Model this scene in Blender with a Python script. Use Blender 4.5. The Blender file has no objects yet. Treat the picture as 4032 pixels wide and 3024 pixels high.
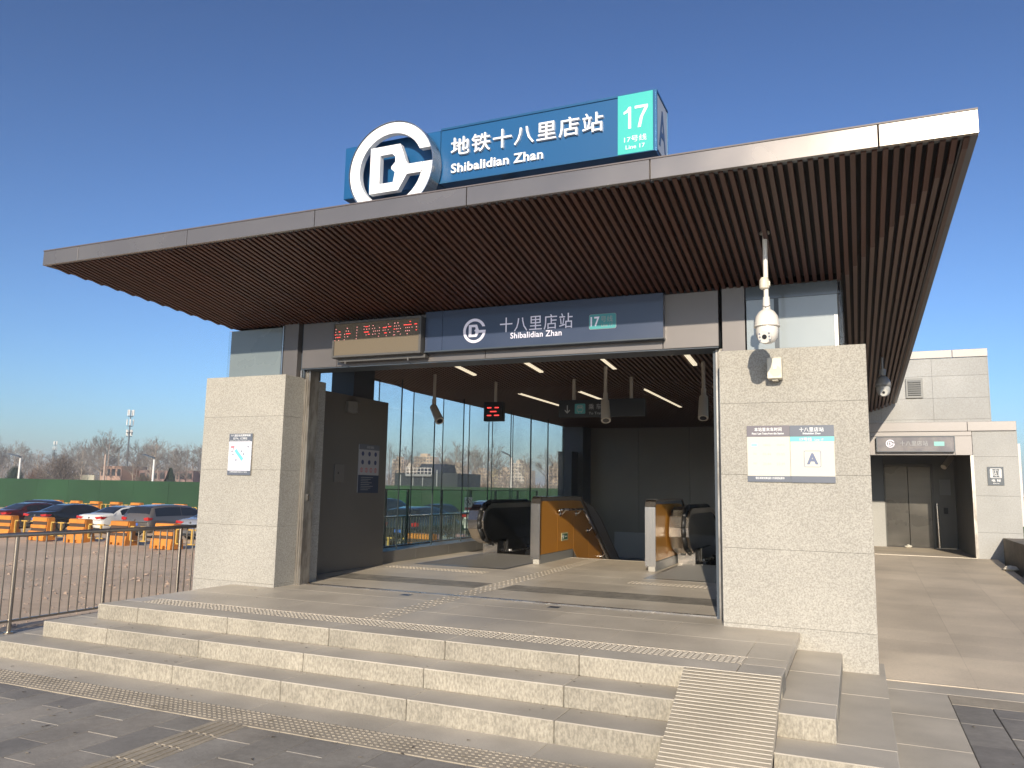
import bpy, math, random
from mathutils import Vector, Matrix
random.seed(7)
SC = bpy.context.scene
COL = SC.collection
PI = math.pi

# ------------------------------------------------------------ camera
cam_d = bpy.data.cameras.new('camera')
cam = bpy.data.objects.new('camera', cam_d); COL.objects.link(cam)
cam_d.sensor_width = 36.0; cam_d.lens = 27.512; cam_d.clip_start = 0.05; cam_d.clip_end = 6000
F = Vector((-0.398521, 0.907655, 0.131696)); R = Vector((0.916454, 0.399718, 0.018378)); U = Vector((0.035961, -0.128017, 0.99112))
cam.matrix_world = Matrix(((R.x, U.x, -F.x, 0), (R.y, U.y, -F.y, 0), (R.z, U.z, -F.z, 1.702), (0, 0, 0, 1)))
SC.camera = cam

# ------------------------------------------------------------ sky, sun, exposure
SUN = Vector((0.207, -1.0, 0.355)).normalized()
EL = math.asin(SUN.z)
w = bpy.data.worlds.new('World'); SC.world = w; w.use_nodes = True
nt = w.node_tree; nt.nodes.clear()
sky = nt.nodes.new('ShaderNodeTexSky'); sky.sky_type = 'NISHITA'; sky.sun_disc = False
sky.sun_elevation = EL; sky.sun_rotation = math.atan2(SUN.x, SUN.y)
sky.air_density = 1.0; sky.dust_density = 0.9; sky.ozone_density = 5.0; sky.altitude = 100
bg = nt.nodes.new('ShaderNodeBackground'); bg.inputs[1].default_value = 0.053
wo = nt.nodes.new('ShaderNodeOutputWorld')
hs = nt.nodes.new('ShaderNodeHueSaturation'); hs.inputs['Hue'].default_value = 0.498; hs.inputs['Saturation'].default_value = 0.93; hs.inputs['Value'].default_value = 1.0
gm = nt.nodes.new('ShaderNodeGamma'); gm.inputs[1].default_value = 1.45
nt.links.new(sky.outputs[0], gm.inputs[0]); nt.links.new(gm.outputs[0], hs.inputs['Color']); nt.links.new(hs.outputs[0], bg.inputs[0]); nt.links.new(bg.outputs[0], wo.inputs[0])
sl = bpy.data.lights.new('sun', 'SUN'); sl.energy = 4.2; sl.angle = math.radians(0.5); sl.color = (1.0, 0.88, 0.70)
so = bpy.data.objects.new('sun', sl); COL.objects.link(so); so.location = (0, -30, 30)
so.rotation_euler = (-SUN).to_track_quat('-Z', 'Y').to_euler()
SC.view_settings.view_transform = 'Standard'; SC.view_settings.look = 'None'
SC.view_settings.exposure = 0.45; SC.view_settings.gamma = 1.0; SC.view_settings.use_curve_mapping = False
try:
    SC.cycles.max_bounces = 8; SC.cycles.transparent_max_bounces = 24; SC.cycles.volume_bounces = 0
except Exception: pass

# ------------------------------------------------------------ materials
MATS = {}
def mat(name, col, rough=0.6, metal=0.0, spec=0.5, noise=None, bump=None, col2=None, emit=None, world=True, streak=None, coat=0.0, stain=None, vary=0.0):
    """noise=(scale, amount) two-tone mottling; bump=(scale, strength); col2 second tone; streak=(axis scales) ; stain=(scale, amount)"""
    if name in MATS: return MATS[name]
    m = bpy.data.materials.new(name); m.use_nodes = True; MATS[name] = m
    t = m.node_tree; b = t.nodes['Principled BSDF']
    b.inputs['Base Color'].default_value = (*col, 1); b.inputs['Roughness'].default_value = rough
    b.inputs['Metallic'].default_value = metal; b.inputs['Specular IOR Level'].default_value = spec
    if coat: b.inputs['Coat Weight'].default_value = coat; b.inputs['Coat Roughness'].default_value = 0.06
    if emit: b.inputs['Emission Color'].default_value = (*emit[0], 1); b.inputs['Emission Strength'].default_value = emit[1]
    if noise or bump or stain:
        g = t.nodes.new('ShaderNodeNewGeometry'); mp = t.nodes.new('ShaderNodeMapping')
        if streak: mp.inputs['Scale'].default_value = streak
        t.links.new(g.outputs['Position'], mp.inputs['Vector'])
    cur = None
    if noise:
        n = t.nodes.new('ShaderNodeTexNoise'); n.inputs['Scale'].default_value = noise[0]; n.inputs['Detail'].default_value = 3; n.inputs['Roughness'].default_value = 0.65
        r = t.nodes.new('ShaderNodeValToRGB'); r.color_ramp.elements[0].position = 0.5 - noise[1]; r.color_ramp.elements[1].position = 0.5 + noise[1]
        c2 = col2 or tuple(x * 0.75 for x in col)
        r.color_ramp.elements[0].color = (*c2, 1); r.color_ramp.elements[1].color = (*col, 1)
        t.links.new(mp.outputs[0], n.inputs['Vector']); t.links.new(n.outputs[0], r.inputs[0]); cur = r.outputs[0]
    if stain:
        n2 = t.nodes.new('ShaderNodeTexNoise'); n2.inputs['Scale'].default_value = stain[0]; n2.inputs['Detail'].default_value = 6
        t.links.new(g.outputs['Position'], n2.inputs['Vector'])
        mr = t.nodes.new('ShaderNodeMapRange'); mr.inputs[1].default_value = 0.35; mr.inputs[2].default_value = 0.65
        mr.inputs[3].default_value = 1 - stain[1]; mr.inputs[4].default_value = 1.0
        t.links.new(n2.outputs[0], mr.inputs[0])
        mx = t.nodes.new('ShaderNodeMix'); mx.data_type = 'RGBA'; mx.blend_type = 'MULTIPLY'; mx.inputs[0].default_value = 1
        if cur: t.links.new(cur, mx.inputs[6])
        else: mx.inputs[6].default_value = (*col, 1)
        t.links.new(mr.outputs[0], mx.inputs[7]); cur = mx.outputs[2]
        if rough > 0.2:
            mr2 = t.nodes.new('ShaderNodeMapRange'); mr2.inputs[3].default_value = max(0.05, rough - 0.12); mr2.inputs[4].default_value = min(1, rough + 0.1)
            t.links.new(n2.outputs[0], mr2.inputs[0]); t.links.new(mr2.outputs[0], b.inputs['Roughness'])
    if vary:
        oi = t.nodes.new('ShaderNodeObjectInfo'); mv = t.nodes.new('ShaderNodeMapRange'); mv.inputs[3].default_value = 1 - vary; mv.inputs[4].default_value = 1 + vary * .4
        t.links.new(oi.outputs['Random'], mv.inputs[0])
        mx = t.nodes.new('ShaderNodeMix'); mx.data_type = 'RGBA'; mx.blend_type = 'MULTIPLY'; mx.inputs[0].default_value = 1
        if cur: t.links.new(cur, mx.inputs[6])
        else: mx.inputs[6].default_value = (*col, 1)
        t.links.new(mv.outputs[0], mx.inputs[7]); cur = mx.outputs[2]
    if cur: t.links.new(cur, b.inputs['Base Color'])
    if bump:
        n3 = t.nodes.new('ShaderNodeTexNoise'); n3.inputs['Scale'].default_value = bump[0]; n3.inputs['Detail'].default_value = 3
        t.links.new(mp.outputs[0], n3.inputs['Vector'])
        bm = t.nodes.new('ShaderNodeBump'); bm.inputs['Strength'].default_value = bump[1]; bm.inputs['Distance'].default_value = 0.01
        t.links.new(n3.outputs[0], bm.inputs['Height']); t.links.new(bm.outputs[0], b.inputs['Normal'])
    return m

def glass(name, tint, gloss=0.06, diffuse=0.0):
    if name in MATS: return MATS[name]
    m = bpy.data.materials.new(name); m.use_nodes = True; MATS[name] = m
    t = m.node_tree; t.nodes.clear()
    o = t.nodes.new('ShaderNodeOutputMaterial'); tr = t.nodes.new('ShaderNodeBsdfTransparent'); tr.inputs[0].default_value = (*tint, 1)
    gl = t.nodes.new('ShaderNodeBsdfGlossy'); gl.inputs['Roughness'].default_value = 0.02
    lw = t.nodes.new('ShaderNodeLayerWeight'); lw.inputs[0].default_value = 0.5
    pw = t.nodes.new('ShaderNodeMath'); pw.operation = 'POWER'; pw.inputs[1].default_value = 4.5; t.links.new(lw.outputs['Facing'], pw.inputs[0])
    fr = t.nodes.new('ShaderNodeMapRange'); fr.inputs[3].default_value = gloss * 0.5; fr.inputs[4].default_value = 0.75; t.links.new(pw.outputs[0], fr.inputs[0])
    mx = t.nodes.new('ShaderNodeMixShader'); t.links.new(fr.outputs[0], mx.inputs[0])
    last = tr.outputs[0]
    if diffuse:
        d = t.nodes.new('ShaderNodeBsdfDiffuse'); d.inputs[0].default_value = (0.5, 0.52, 0.5, 1)
        m2 = t.nodes.new('ShaderNodeMixShader'); m2.inputs[0].default_value = diffuse
        n = t.nodes.new('ShaderNodeTexNoise'); n.inputs['Scale'].default_value = 0.9; n.inputs['Detail'].default_value = 6
        g = t.nodes.new('ShaderNodeNewGeometry'); t.links.new(g.outputs['Position'], n.inputs['Vector'])
        mr = t.nodes.new('ShaderNodeMapRange'); mr.inputs[1].default_value = 0.35; mr.inputs[2].default_value = 0.7; mr.inputs[4].default_value = diffuse * 2
        t.links.new(n.outputs[0], mr.inputs[0]); t.links.new(mr.outputs[0], m2.inputs[0])
        t.links.new(tr.outputs[0], m2.inputs[1]); t.links.new(d.outputs[0], m2.inputs[2]); last = m2.outputs[0]
    t.links.new(last, mx.inputs[1]); t.links.new(gl.outputs[0], mx.inputs[2]); t.links.new(mx.outputs[0], o.inputs[0])
    return m

granite = mat('granite_flamed', (0.47, 0.445, 0.395), 0.8, noise=(72, 0.15), col2=(0.295, 0.278, 0.243), bump=(60, 0.25), stain=(1.3, 0.10), vary=0.03)
granite_lift = mat('granite_far', (0.43, 0.43, 0.42), 0.8, noise=(40, 0.15), col2=(0.36, 0.35, 0.325), stain=(1.1, 0.15), vary=0.05)
granite_dark = mat('granite_side', (0.46, 0.42, 0.36), 0.8, noise=(35, 0.1), col2=(0.26, 0.23, 0.2), bump=(40, 0.3), stain=(1.0, 0.25))
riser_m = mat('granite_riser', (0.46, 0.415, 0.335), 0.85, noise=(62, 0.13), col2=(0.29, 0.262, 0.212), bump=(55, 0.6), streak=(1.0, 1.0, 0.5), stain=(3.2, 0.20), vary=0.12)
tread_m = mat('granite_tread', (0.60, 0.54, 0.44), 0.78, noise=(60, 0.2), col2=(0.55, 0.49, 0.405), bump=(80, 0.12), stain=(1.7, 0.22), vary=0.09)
floor_m = mat('floor_stone', (0.66, 0.58, 0.465), 0.5, noise=(50, 0.2), col2=(0.58, 0.51, 0.41), stain=(1.4, 0.22), bump=(60, 0.06), vary=0.06)
floor_dk = mat('floor_dark_stone', (0.34, 0.305, 0.25), 0.6, noise=(20, 0.2), col2=(0.26, 0.235, 0.195), stain=(5, 0.35))
tact_m = mat('tactile_stone', (0.56, 0.50, 0.41), 0.7, noise=(40, 0.15), col2=(0.47, 0.42, 0.345))
tact_y = mat('tactile_yellowish', (0.50, 0.43, 0.33), 0.8, noise=(25, 0.2), col2=(0.42, 0.36, 0.275), stain=(3, 0.25), bump=(60, 0.2))
joint_m = mat('joint_dark', (0.22, 0.195, 0.165), 0.95)
PAV = [mat('paver_%d' % i, c, 0.75, noise=(18, 0.2), col2=tuple(x * .82 for x in c), stain=(2.1, 0.28), bump=(50, 0.2), vary=0.1) for i, c in enumerate([(0.40, 0.365, 0.315), (0.36, 0.33, 0.29), (0.31, 0.285, 0.255), (0.43, 0.385, 0.325)])]
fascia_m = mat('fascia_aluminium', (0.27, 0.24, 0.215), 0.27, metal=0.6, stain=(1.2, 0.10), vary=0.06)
fascia_shade = mat('fascia_side_shade', (0.13, 0.135, 0.15), 0.4, metal=0.4)  # darker copy of the fascia metal, shade and sky reflection put into its colour
clad_m = mat('cladding_grey', (0.17, 0.155, 0.15), 0.42, metal=0.4, stain=(1.6, 0.1))
clad_lift = mat('cladding_lift', (0.235, 0.22, 0.215), 0.45, metal=0.4, stain=(1.6, 0.18))
slat_m = mat('slat_brown', (0.105, 0.040, 0.025), 0.5, noise=(3, 0.3), col2=(0.078, 0.029, 0.018), streak=(30, 1, 30), vary=0.25)
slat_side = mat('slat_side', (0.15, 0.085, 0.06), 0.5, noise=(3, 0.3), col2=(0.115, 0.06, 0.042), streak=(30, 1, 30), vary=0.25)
back_m = mat('soffit_black', (0.018, 0.014, 0.014), 0.8)
steel = mat('stainless', (0.56, 0.53, 0.50), 0.28, metal=1.0, stain=(4, 0.15))
steel_b = mat('stainless_brushed', (0.62, 0.57, 0.52), 0.24, metal=1.0, noise=(60, 0.3), col2=(0.5, 0.46, 0.42), streak=(1, 1, 0.02))
rail_m = mat('rail_steel', (0.42, 0.37, 0.32), 0.3, metal=0.95)
galv = mat('guide_rail_metal', (0.40, 0.38, 0.35), 0.38, metal=0.8, noise=(9, 0.12), col2=(0.22, 0.2, 0.18), streak=(1, 1, 0.3))
black_pan = mat('black_panel', (0.012, 0.012, 0.012), 0.12, spec=0.6)
rubber = mat('rubber', (0.018, 0.018, 0.018), 0.5)
orange_pan = mat('orange_panel', (0.46, 0.20, 0.025), 0.30, spec=0.5)
wall_dk = mat('interior_wall', (0.14, 0.13, 0.115), 0.36, stain=(0.8, 0.12))
wall_in = mat('interior_stone', (0.17, 0.16, 0.145), 0.4, stain=(1, 0.12))
wall_lo = mat('interior_low_wall', (0.22, 0.225, 0.22), 0.4)
spandrel = mat('spandrel_glass', (0.19, 0.225, 0.235), 0.30, spec=0.5, coat=0.6, stain=(1.2, 0.15))
spandrel2 = mat('spandrel_glass_pale', (0.27, 0.31, 0.33), 0.30, spec=0.5, coat=0.6, stain=(1.2, 0.12))
col_dk = mat('column_dark', (0.05, 0.06, 0.075), 0.4)
gl_clear = glass('glass_clear', (0.965, 0.965, 0.955), diffuse=0.035)
gl_fin = glass('glass_fin', (0.95, 0.955, 0.95), gloss=.04, diffuse=0.02)
gl_green = glass('glass_green', (0.84, 0.95, 0.90))
gl_joint = mat('silicone', (0.03, 0.045, 0.05), 0.5)
blue_sign = mat('sign_blue', (0.010, 0.088, 0.225), 0.32, spec=0.5, coat=0.3)
navy_sign = mat('sign_navy', (0.035, 0.05, 0.095), 0.34, coat=0.3, stain=(2, 0.1))
navy_trim = mat('sign_trim', (0.05, 0.065, 0.085), 0.4)
white_let = mat('letter_white', (0.86, 0.86, 0.86), 0.35)
soft_let = mat('letter_soft_white', (0.62, 0.60, 0.68), 0.4, emit=((0.80, 0.76, 0.95), 0.16))
dim_let = mat('letter_dim', (0.34, 0.35, 0.36), 0.5)
teal = mat('teal_panel', (0.045, 0.46, 0.41), 0.35)
teal_dull = mat('teal_dull', (0.06, 0.30, 0.32), 0.4)
teal_pale = mat('teal_pale', (0.16, 0.58, 0.56), 0.4)
poster_w = mat('poster_white', (0.60, 0.575, 0.50), 0.28)
poster_n = mat('poster_navy', (0.125, 0.14, 0.175), 0.32)
poster_line = mat('poster_grey_print', (0.24, 0.26, 0.32), 0.5)
poster_faint = mat('poster_faint_print', (0.38, 0.38, 0.37), 0.5)
poster_pink = mat('poster_pink', (0.75, 0.22, 0.26), 0.5)
red_print = mat('red_print', (0.5, 0.04, 0.04), 0.5)
pale_plastic = mat('pale_plastic', (0.66, 0.61, 0.50), 0.4)
cam_white = mat('camera_white', (0.74, 0.70, 0.64), 0.3)
cam_grey = mat('camera_grey', (0.40, 0.40, 0.39), 0.4)
lens_m = mat('lens_black', (0.03, 0.03, 0.035), 0.1)
led_face = mat('led_board_face', (0.155, 0.125, 0.085), 0.6, noise=(120, 0.3), col2=(0.125, 0.10, 0.07))
led_frame = mat('led_frame', (0.11, 0.105, 0.10), 0.45, metal=0.3)
led_red = mat('led_red', (0.5, 0.03, 0.03), 0.5, emit=((1.0, 0.06, 0.05), 1.5))
led_pink = mat('led_pink', (0.5, 0.2, 0.2), 0.5, emit=((1.0, 0.35, 0.32), 1.2))
led_green = mat('led_green', (0.03, 0.4, 0.3), 0.5, emit=((0.1, 0.9, 0.55), 1.2))
lamp_em = mat('lamp_diffuser', (0.8, 0.75, 0.62), 0.5, emit=((1.0, 0.86, 0.62), 0.62))
conc = mat('concrete', (0.30, 0.26, 0.21), 0.85, noise=(6, 0.2), col2=(0.2, 0.175, 0.14), stain=(1.2, 0.3), bump=(20, 0.4))
ramp_m = mat('ramp_stone', (0.72, 0.61, 0.475), 0.7, noise=(40, 0.2), col2=(0.64, 0.545, 0.42), stain=(0.9, 0.25), bump=(50, 0.1), vary=0.08)
asph = mat('plaza_paving', (0.38, 0.355, 0.325), 0.8, noise=(4, 0.25), col2=(0.32, 0.30, 0.275), stain=(1, 0.2))
dirt_m = mat('bare_dirt', (0.74, 0.555, 0.385), 0.95, noise=(2.2, 0.22), col2=(0.62, 0.46, 0.31), bump=(14, 0.7), stain=(0.35, 0.25))
peb_m = mat('pebble', (0.50, 0.37, 0.28), 0.9, noise=(8, 0.2), col2=(0.2, 0.14, 0.11))
earth_m = mat('far_earth', (0.22, 0.17, 0.12), 0.95, noise=(0.05, 0.2), col2=(0.16, 0.13, 0.09))
green_m = mat('hoarding_green', (0.014, 0.060, 0.020), 0.7, stain=(0.25, 0.22), vary=0.14)
orange_b = mat('barrier_orange', (0.72, 0.26, 0.035), 0.5, stain=(2.5, 0.22), vary=0.18)
stripe_b = mat('barrier_stripe', (0.07, 0.04, 0.025), 0.7)
yellow_b = mat('rail_yellow', (0.50, 0.31, 0.07), 0.5)
bark = mat('bark', (0.26, 0.21, 0.18), 0.9)
bark_p = mat('bark_pale', (0.30, 0.25, 0.20), 0.9)
twig_m = mat('twig', (0.225, 0.205, 0.19), 0.9, vary=0.2)
bush_m = mat('bush_twig', (0.15, 0.12, 0.10), 0.9)
conif_m = mat('conifer_green', (0.035, 0.055, 0.035), 0.9)
tan_b = mat('flat_block_tan', (0.66, 0.50, 0.32), 0.9, stain=(0.03, 0.15))
pale_b = mat('flat_block_pale', (0.70, 0.61, 0.47), 0.9, stain=(0.03, 0.12))
win_dk = mat('far_window', (0.06, 0.06, 0.065), 0.3)
shed_m = mat('shed_dark', (0.035, 0.045, 0.05), 0.4, noise=(0.6, 0.3), col2=(0.02, 0.028, 0.03))
roof_bl = mat('roof_slate', (0.025, 0.035, 0.055), 0.5)
white_p = mat('white_paint', (0.72, 0.70, 0.66), 0.5)
lamp_grey = mat('lamp_grey', (0.10, 0.12, 0.14), 0.5)
car_glass = mat('car_window', (0.02, 0.022, 0.025), 0.08, spec=0.7)
tail_red = mat('tail_lamp', (0.45, 0.02, 0.02), 0.15, coat=0.5)
bag_m = mat('plastic_bag', (0.62, 0.57, 0.48), 0.5)

# ------------------------------------------------------------ mesh helpers
class MB:
    def __init__(s): s.v = []; s.f = []; s.m = []
    def add(s, vs, fs, mi=0):
        n = len(s.v); s.v += [tuple(v) for v in vs]
        s.f += [tuple(i + n for i in f) for f in fs]; s.m += [mi] * len(fs); return s
    def box(s, x0, x1, y0, y1, z0, z1, mi=0, mats=None):
        v = [(x0, y0, z0), (x1, y0, z0), (x1, y1, z0), (x0, y1, z0), (x0, y0, z1), (x1, y0, z1), (x1, y1, z1), (x0, y1, z1)]
        fs = [(0, 3, 2, 1), (4, 5, 6, 7), (0, 1, 5, 4), (1, 2, 6, 5), (2, 3, 7, 6), (3, 0, 4, 7)]
        n = len(s.v); s.v += v; s.f += [tuple(i + n for i in f) for f in fs]
        s.m += mats if mats else [mi] * 6; return s
    def cbox(s, x0, x1, y0, y1, z0, z1, c=0.006, mi=0, top=None):
        """box with chamfered edges; top = material index of the upper face"""
        X, Y, Z = (x0, x1), (y0, y1), (z0, z1); idx = {}; n = len(s.v)
        for a in (0, 1):
            for b in (0, 1):
                for d in (0, 1):
                    sx, sy, sz = (1 - 2 * a), (1 - 2 * b), (1 - 2 * d)
                    for k, p in enumerate(((X[a], Y[b] + sy * c, Z[d] + sz * c), (X[a] + sx * c, Y[b], Z[d] + sz * c), (X[a] + sx * c, Y[b] + sy * c, Z[d]))):
                        idx[(a, b, d, k)] = len(s.v); s.v.append(p)
        def f(l, m=mi): s.f.append(tuple(l)); s.m.append(m)
        i = idx; T = mi if top is None else top
        f([i[0,0,0,0], i[0,0,1,0], i[0,1,1,0], i[0,1,0,0]]); f([i[1,0,0,0], i[1,1,0,0], i[1,1,1,0], i[1,0,1,0]])
        f([i[0,0,0,1], i[1,0,0,1], i[1,0,1,1], i[0,0,1,1]]); f([i[0,1,0,1], i[0,1,1,1], i[1,1,1,1], i[1,1,0,1]])
        f([i[0,0,0,2], i[0,1,0,2], i[1,1,0,2], i[1,0,0,2]]); f([i[0,0,1,2], i[1,0,1,2], i[1,1,1,2], i[0,1,1,2]], T)
        for a in (0, 1):
            for b in (0, 1): f([i[a,b,0,0], i[a,b,0,1], i[a,b,1,1], i[a,b,1,0]])
        for a in (0, 1):
            for d in (0, 1): f([i[a,0,d,0], i[a,0,d,2], i[a,1,d,2], i[a,1,d,0]], T if d else mi)
        for b in (0, 1):
            for d in (0, 1): f([i[0,b,d,1], i[0,b,d,2], i[1,b,d,2], i[1,b,d,1]], T if d else mi)
        for a in (0, 1):
            for b in (0, 1):
                for d in (0, 1): f([i[a,b,d,0], i[a,b,d,1], i[a,b,d,2]])
        return s
    def tube(s, p0, p1, r0, r1=None, n=10, caps=True, mi=0):
        r1 = r0 if r1 is None else r1
        p0, p1 = Vector(p0), Vector(p1); d = (p1 - p0).normalized()
        a = d.orthogonal().normalized(); b = d.cross(a); k = len(s.v)
        for p, r in ((p0, r0), (p1, r1)):
            for i in range(n):
                t = 2 * PI * i / n; s.v.append(tuple(p + (a * math.cos(t) + b * math.sin(t)) * r))
        for i in range(n): s.f.append((k + i, k + (i + 1) % n, k + n + (i + 1) % n, k + n + i)); s.m.append(mi)
        if caps:
            s.f.append(tuple(k + i for i in reversed(range(n)))); s.m.append(mi)
            s.f.append(tuple(k + n + i for i in range(n))); s.m.append(mi)
        return s
    def path(s, pts, r, n=8, mi=0):
        for a, b in zip(pts, pts[1:]): s.tube(a, b, r, n=n, mi=mi)
        return s
    def prism(s, poly, ax, a0, a1, mi=0):
        """poly: 2-D outline; ax = 'x','y','z' extrusion axis (outline in the other two, in order)"""
        def P(u, v, w): return {'x': (w, u, v), 'y': (u, w, v), 'z': (u, v, w)}[ax]
        n = len(poly); k = len(s.v)
        s.v += [P(u, v, a0) for u, v in poly] + [P(u, v, a1) for u, v in poly]
        s.f += [tuple(k + i for i in range(n)), tuple(k + n + i for i in reversed(range(n)))]; s.m += [mi, mi]
        for i in range(n): s.f.append((k + i, k + n + i, k + n + (i + 1) % n, k + (i + 1) % n)); s.m.append(mi)
        return s
    def lathe(s, prof, c, n=20, axis='z', mi=0):
        """prof: (r, h) pairs round a vertical axis through c"""
        k = len(s.v); c = Vector(c)
        for r, h in prof:
            for i in range(n):
                t = 2 * PI * i / n
                p = (r * math.cos(t), r * math.sin(t), h) if axis == 'z' else ((r * math.cos(t), h, r * math.sin(t)) if axis == 'y' else (h, r * math.cos(t), r * math.sin(t)))
                s.v.append(tuple(c + Vector(p)))
        for j in range(len(prof) - 1):
            for i in range(n):
                s.f.append((k + j * n + i, k + j * n + (i + 1) % n, k + (j + 1) * n + (i + 1) % n, k + (j + 1) * n + i)); s.m.append(mi)
        return s
    def mesh(s, name, mats, smooth=False, off=(0, 0, 0)):
        me = bpy.data.meshes.new(name)
        me.from_pydata([(v[0] - off[0], v[1] - off[1], v[2] - off[2]) for v in s.v], [], s.f)
        mats = mats if isinstance(mats, (list, tuple)) else [mats]
        for m in mats: me.materials.append(m)
        if len(mats) > 1: me.polygons.foreach_set('material_index', s.m)
        if smooth: me.polygons.foreach_set('use_smooth', [True] * len(me.polygons))
        me.update(); return me
    def build(s, name, mats, parent=None, smooth=False, local=False, label=None):
        off = (0, 0, 0)
        if parent is not None and not local:
            p = parent; off = Vector((0, 0, 0))
            while p is not None: off += p.location; p = p.parent
        o = bpy.data.objects.new(name, s.mesh(name, mats, smooth, off)); COL.objects.link(o)
        if parent is not None: o.parent = parent
        if label: o['label'] = label
        return o

def thing(name, label, cat, loc=(0, 0, 0), group=None, rz=0):
    o = bpy.data.objects.new(name, None); COL.objects.link(o); o.location = loc; o.rotation_euler = (0, 0, rz)
    o.empty_display_size = 0.2
    o['label'] = label; o['category'] = cat
    if group: o['group'] = group
    return o
def struct(o): o['kind'] = 'structure'; return o
def stuff(o): o['kind'] = 'stuff'; return o
def inst(me, name, loc, parent, rz=0, scale=None):
    o = bpy.data.objects.new(name, me); COL.objects.link(o); o.location = loc; o.rotation_euler = (0, 0, rz); o.parent = parent
    if scale: o.scale = scale
    return o
def copy_tree(o, parent=None):
    c = o.copy(); COL.objects.link(c); c.parent = parent
    for ch in list(o.children): copy_tree(ch, c)
    return c
def pt(name, b, mats, parent, **k): return b.build(name, mats, parent, **k)

DEP = None
def text_mb(body, x0, x1, z0, z1, y, depth=0.003, bold=0.0, space=1.0, mb=None, side=False):
    """lettering fitted to the rectangle x0..x1, z0..z1 on a wall facing -y at y (side: facing +x, x0..x1 then run along y)"""
    c = bpy.data.curves.new('t', 'FONT'); c.body = body; c.offset = bold; c.space_character = space; c.resolution_u = 3
    o = bpy.data.objects.new('t', c); COL.objects.link(o)
    me = bpy.data.meshes.new_from_object(o.evaluated_get(bpy.context.evaluated_depsgraph_get()))
    xs = [v.co.x for v in me.vertices]; ys = [v.co.y for v in me.vertices]
    ax, bx, ay, by = min(xs), max(xs), min(ys), max(ys)
    V = [((v.co.x - ax) / (bx - ax) * (x1 - x0) + x0, (v.co.y - ay) / (by - ay) * (z1 - z0) + z0) for v in me.vertices]
    fs = [tuple(p.vertices) for p in me.polygons]
    mb = mb or MB(); k = len(mb.v); n = len(V)
    f3 = (lambda u, v, d: (y + d, u, v)) if side else (lambda u, v, d: (u, y - d, v))
    mb.v += [f3(u, v, depth) for u, v in V] + [f3(u, v, 0) for u, v in V]
    edge = {}
    for f in fs:
        mb.f.append(tuple(k + i for i in f)); mb.m.append(0)
        for a, b in zip(f, f[1:] + f[:1]):
            edge[(a, b)] = 1
    if depth > 0.0005:
        for (a, b) in edge:
            if (b, a) not in edge: mb.f.append((k + b, k + a, k + n + a, k + n + b)); mb.m.append(0)
    bpy.data.objects.remove(o); bpy.data.curves.remove(c); bpy.data.meshes.remove(me)
    return mb

def strip_loops(mb, outer, inner, cx, cz, s, y, depth, close=True):
    """a flat band between two outlines of equal length, with thickness, facing -y"""
    n = len(outer); k = len(mb.v)
    for (d) in (depth, 0):
        mb.v += [(cx + s * u, y - d, cz + s * v) for u, v in outer]; mb.v += [(cx + s * u, y - d, cz + s * v) for u, v in inner]
    rng = range(n) if close else range(n - 1)
    for i in rng:
        j = (i + 1) % n
        mb.f.append((k + i, k + j, k + n + j, k + n + i))
        mb.f.append((k + i, k + 2 * n + i, k + 2 * n + j, k + j)); mb.f.append((k + n + i, k + n + j, k + 3 * n + j, k + 3 * n + i))
        mb.m += [0, 0, 0]
    if not close:
        for i in (0, n - 1): mb.f.append((k + i, k + n + i, k + 3 * n + i, k + 2 * n + i)); mb.m.append(0)
def emblem(mb, cx, cz, s, y, depth, rin=0.76):
    a0, a1, n = math.radians(19), math.radians(361.5), 44
    out = [(math.cos(a0 + (a1 - a0) * i / n), math.sin(a0 + (a1 - a0) * i / n)) for i in range(n + 1)]
    inn = [(rin * math.cos(a0 + (a1 - a0) * i / n), rin * math.sin(a0 + (a1 - a0) * i / n)) for i in range(n + 1)]
    inn[0] = (math.sqrt(max(0, rin * rin - .3256 ** 2)), .3256); inn[-1] = (rin, .026)
    strip_loops(mb, out, inn, cx, cz, s, y, depth, close=False)
    O = [(-.50, .50), (.22, .50), (.30, .30), (.36, .12), (.42, .03), (rin + .012, .03), (rin - .004, -.18), (.40, -.18), (.20, -.50), (-.50, -.50)]
    I = [(-.26, .31), (.03, .31), (.11, .24), (.11, .12), (.02, .03), (.02, .02), (.02, -.02), (.11, -.10), (.07, -.31), (-.26, -.31)]
    strip_loops(mb, O, I, cx, cz, s, y, depth)
    return mb

# ============================================================ GROUND
GZ = -.94; K = 1.1
o = MB().add([(-4000, -4000, -1.02), (4000, -4000, -1.02), (4000, 4000, -1.02), (-4000, 4000, -1.02)], [(0, 1, 2, 3)]).build('ground', earth_m); struct(o)
# plaza slab the photographer stands on
o = MB().box(-8.95, 40, -40, 23.5, -1.016, -.02).build('pavement', asph); struct(o)
PAVE = o
# dirt lot
mb = MB(); nx, ny = 150, 110
X = [-8.9 - (130 - 8.9) * (i / nx) ** 2.2 for i in range(nx + 1)]; Y = [-12 + 64 * j / ny for j in range(ny + 1)]
Y = Y[:]
for j in range(ny + 1):
    for i in range(nx + 1):
        x, y = X[i], Y[j]
        t = min(1, max(0, (-x - 8.9) / 4.6)); t = t * t * (3 - 2 * t)
        z = -.03 - .91 * t + (0 if i == 0 else random.uniform(-.022, .022) * min(1, 30 / (abs(x) + 1)) + .05 * math.sin(x * .9 + y * .5) * math.sin(y * .7) * t)
        mb.v.append((x, y, z))
for j in range(ny):
    for i in range(nx):
        a = j * (nx + 1) + i; mb.f.append((a, a + nx + 1, a + nx + 2, a + 1)); mb.m.append(0)
o = mb.build('dirt_ground', dirt_m, smooth=True); struct(o)
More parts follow.
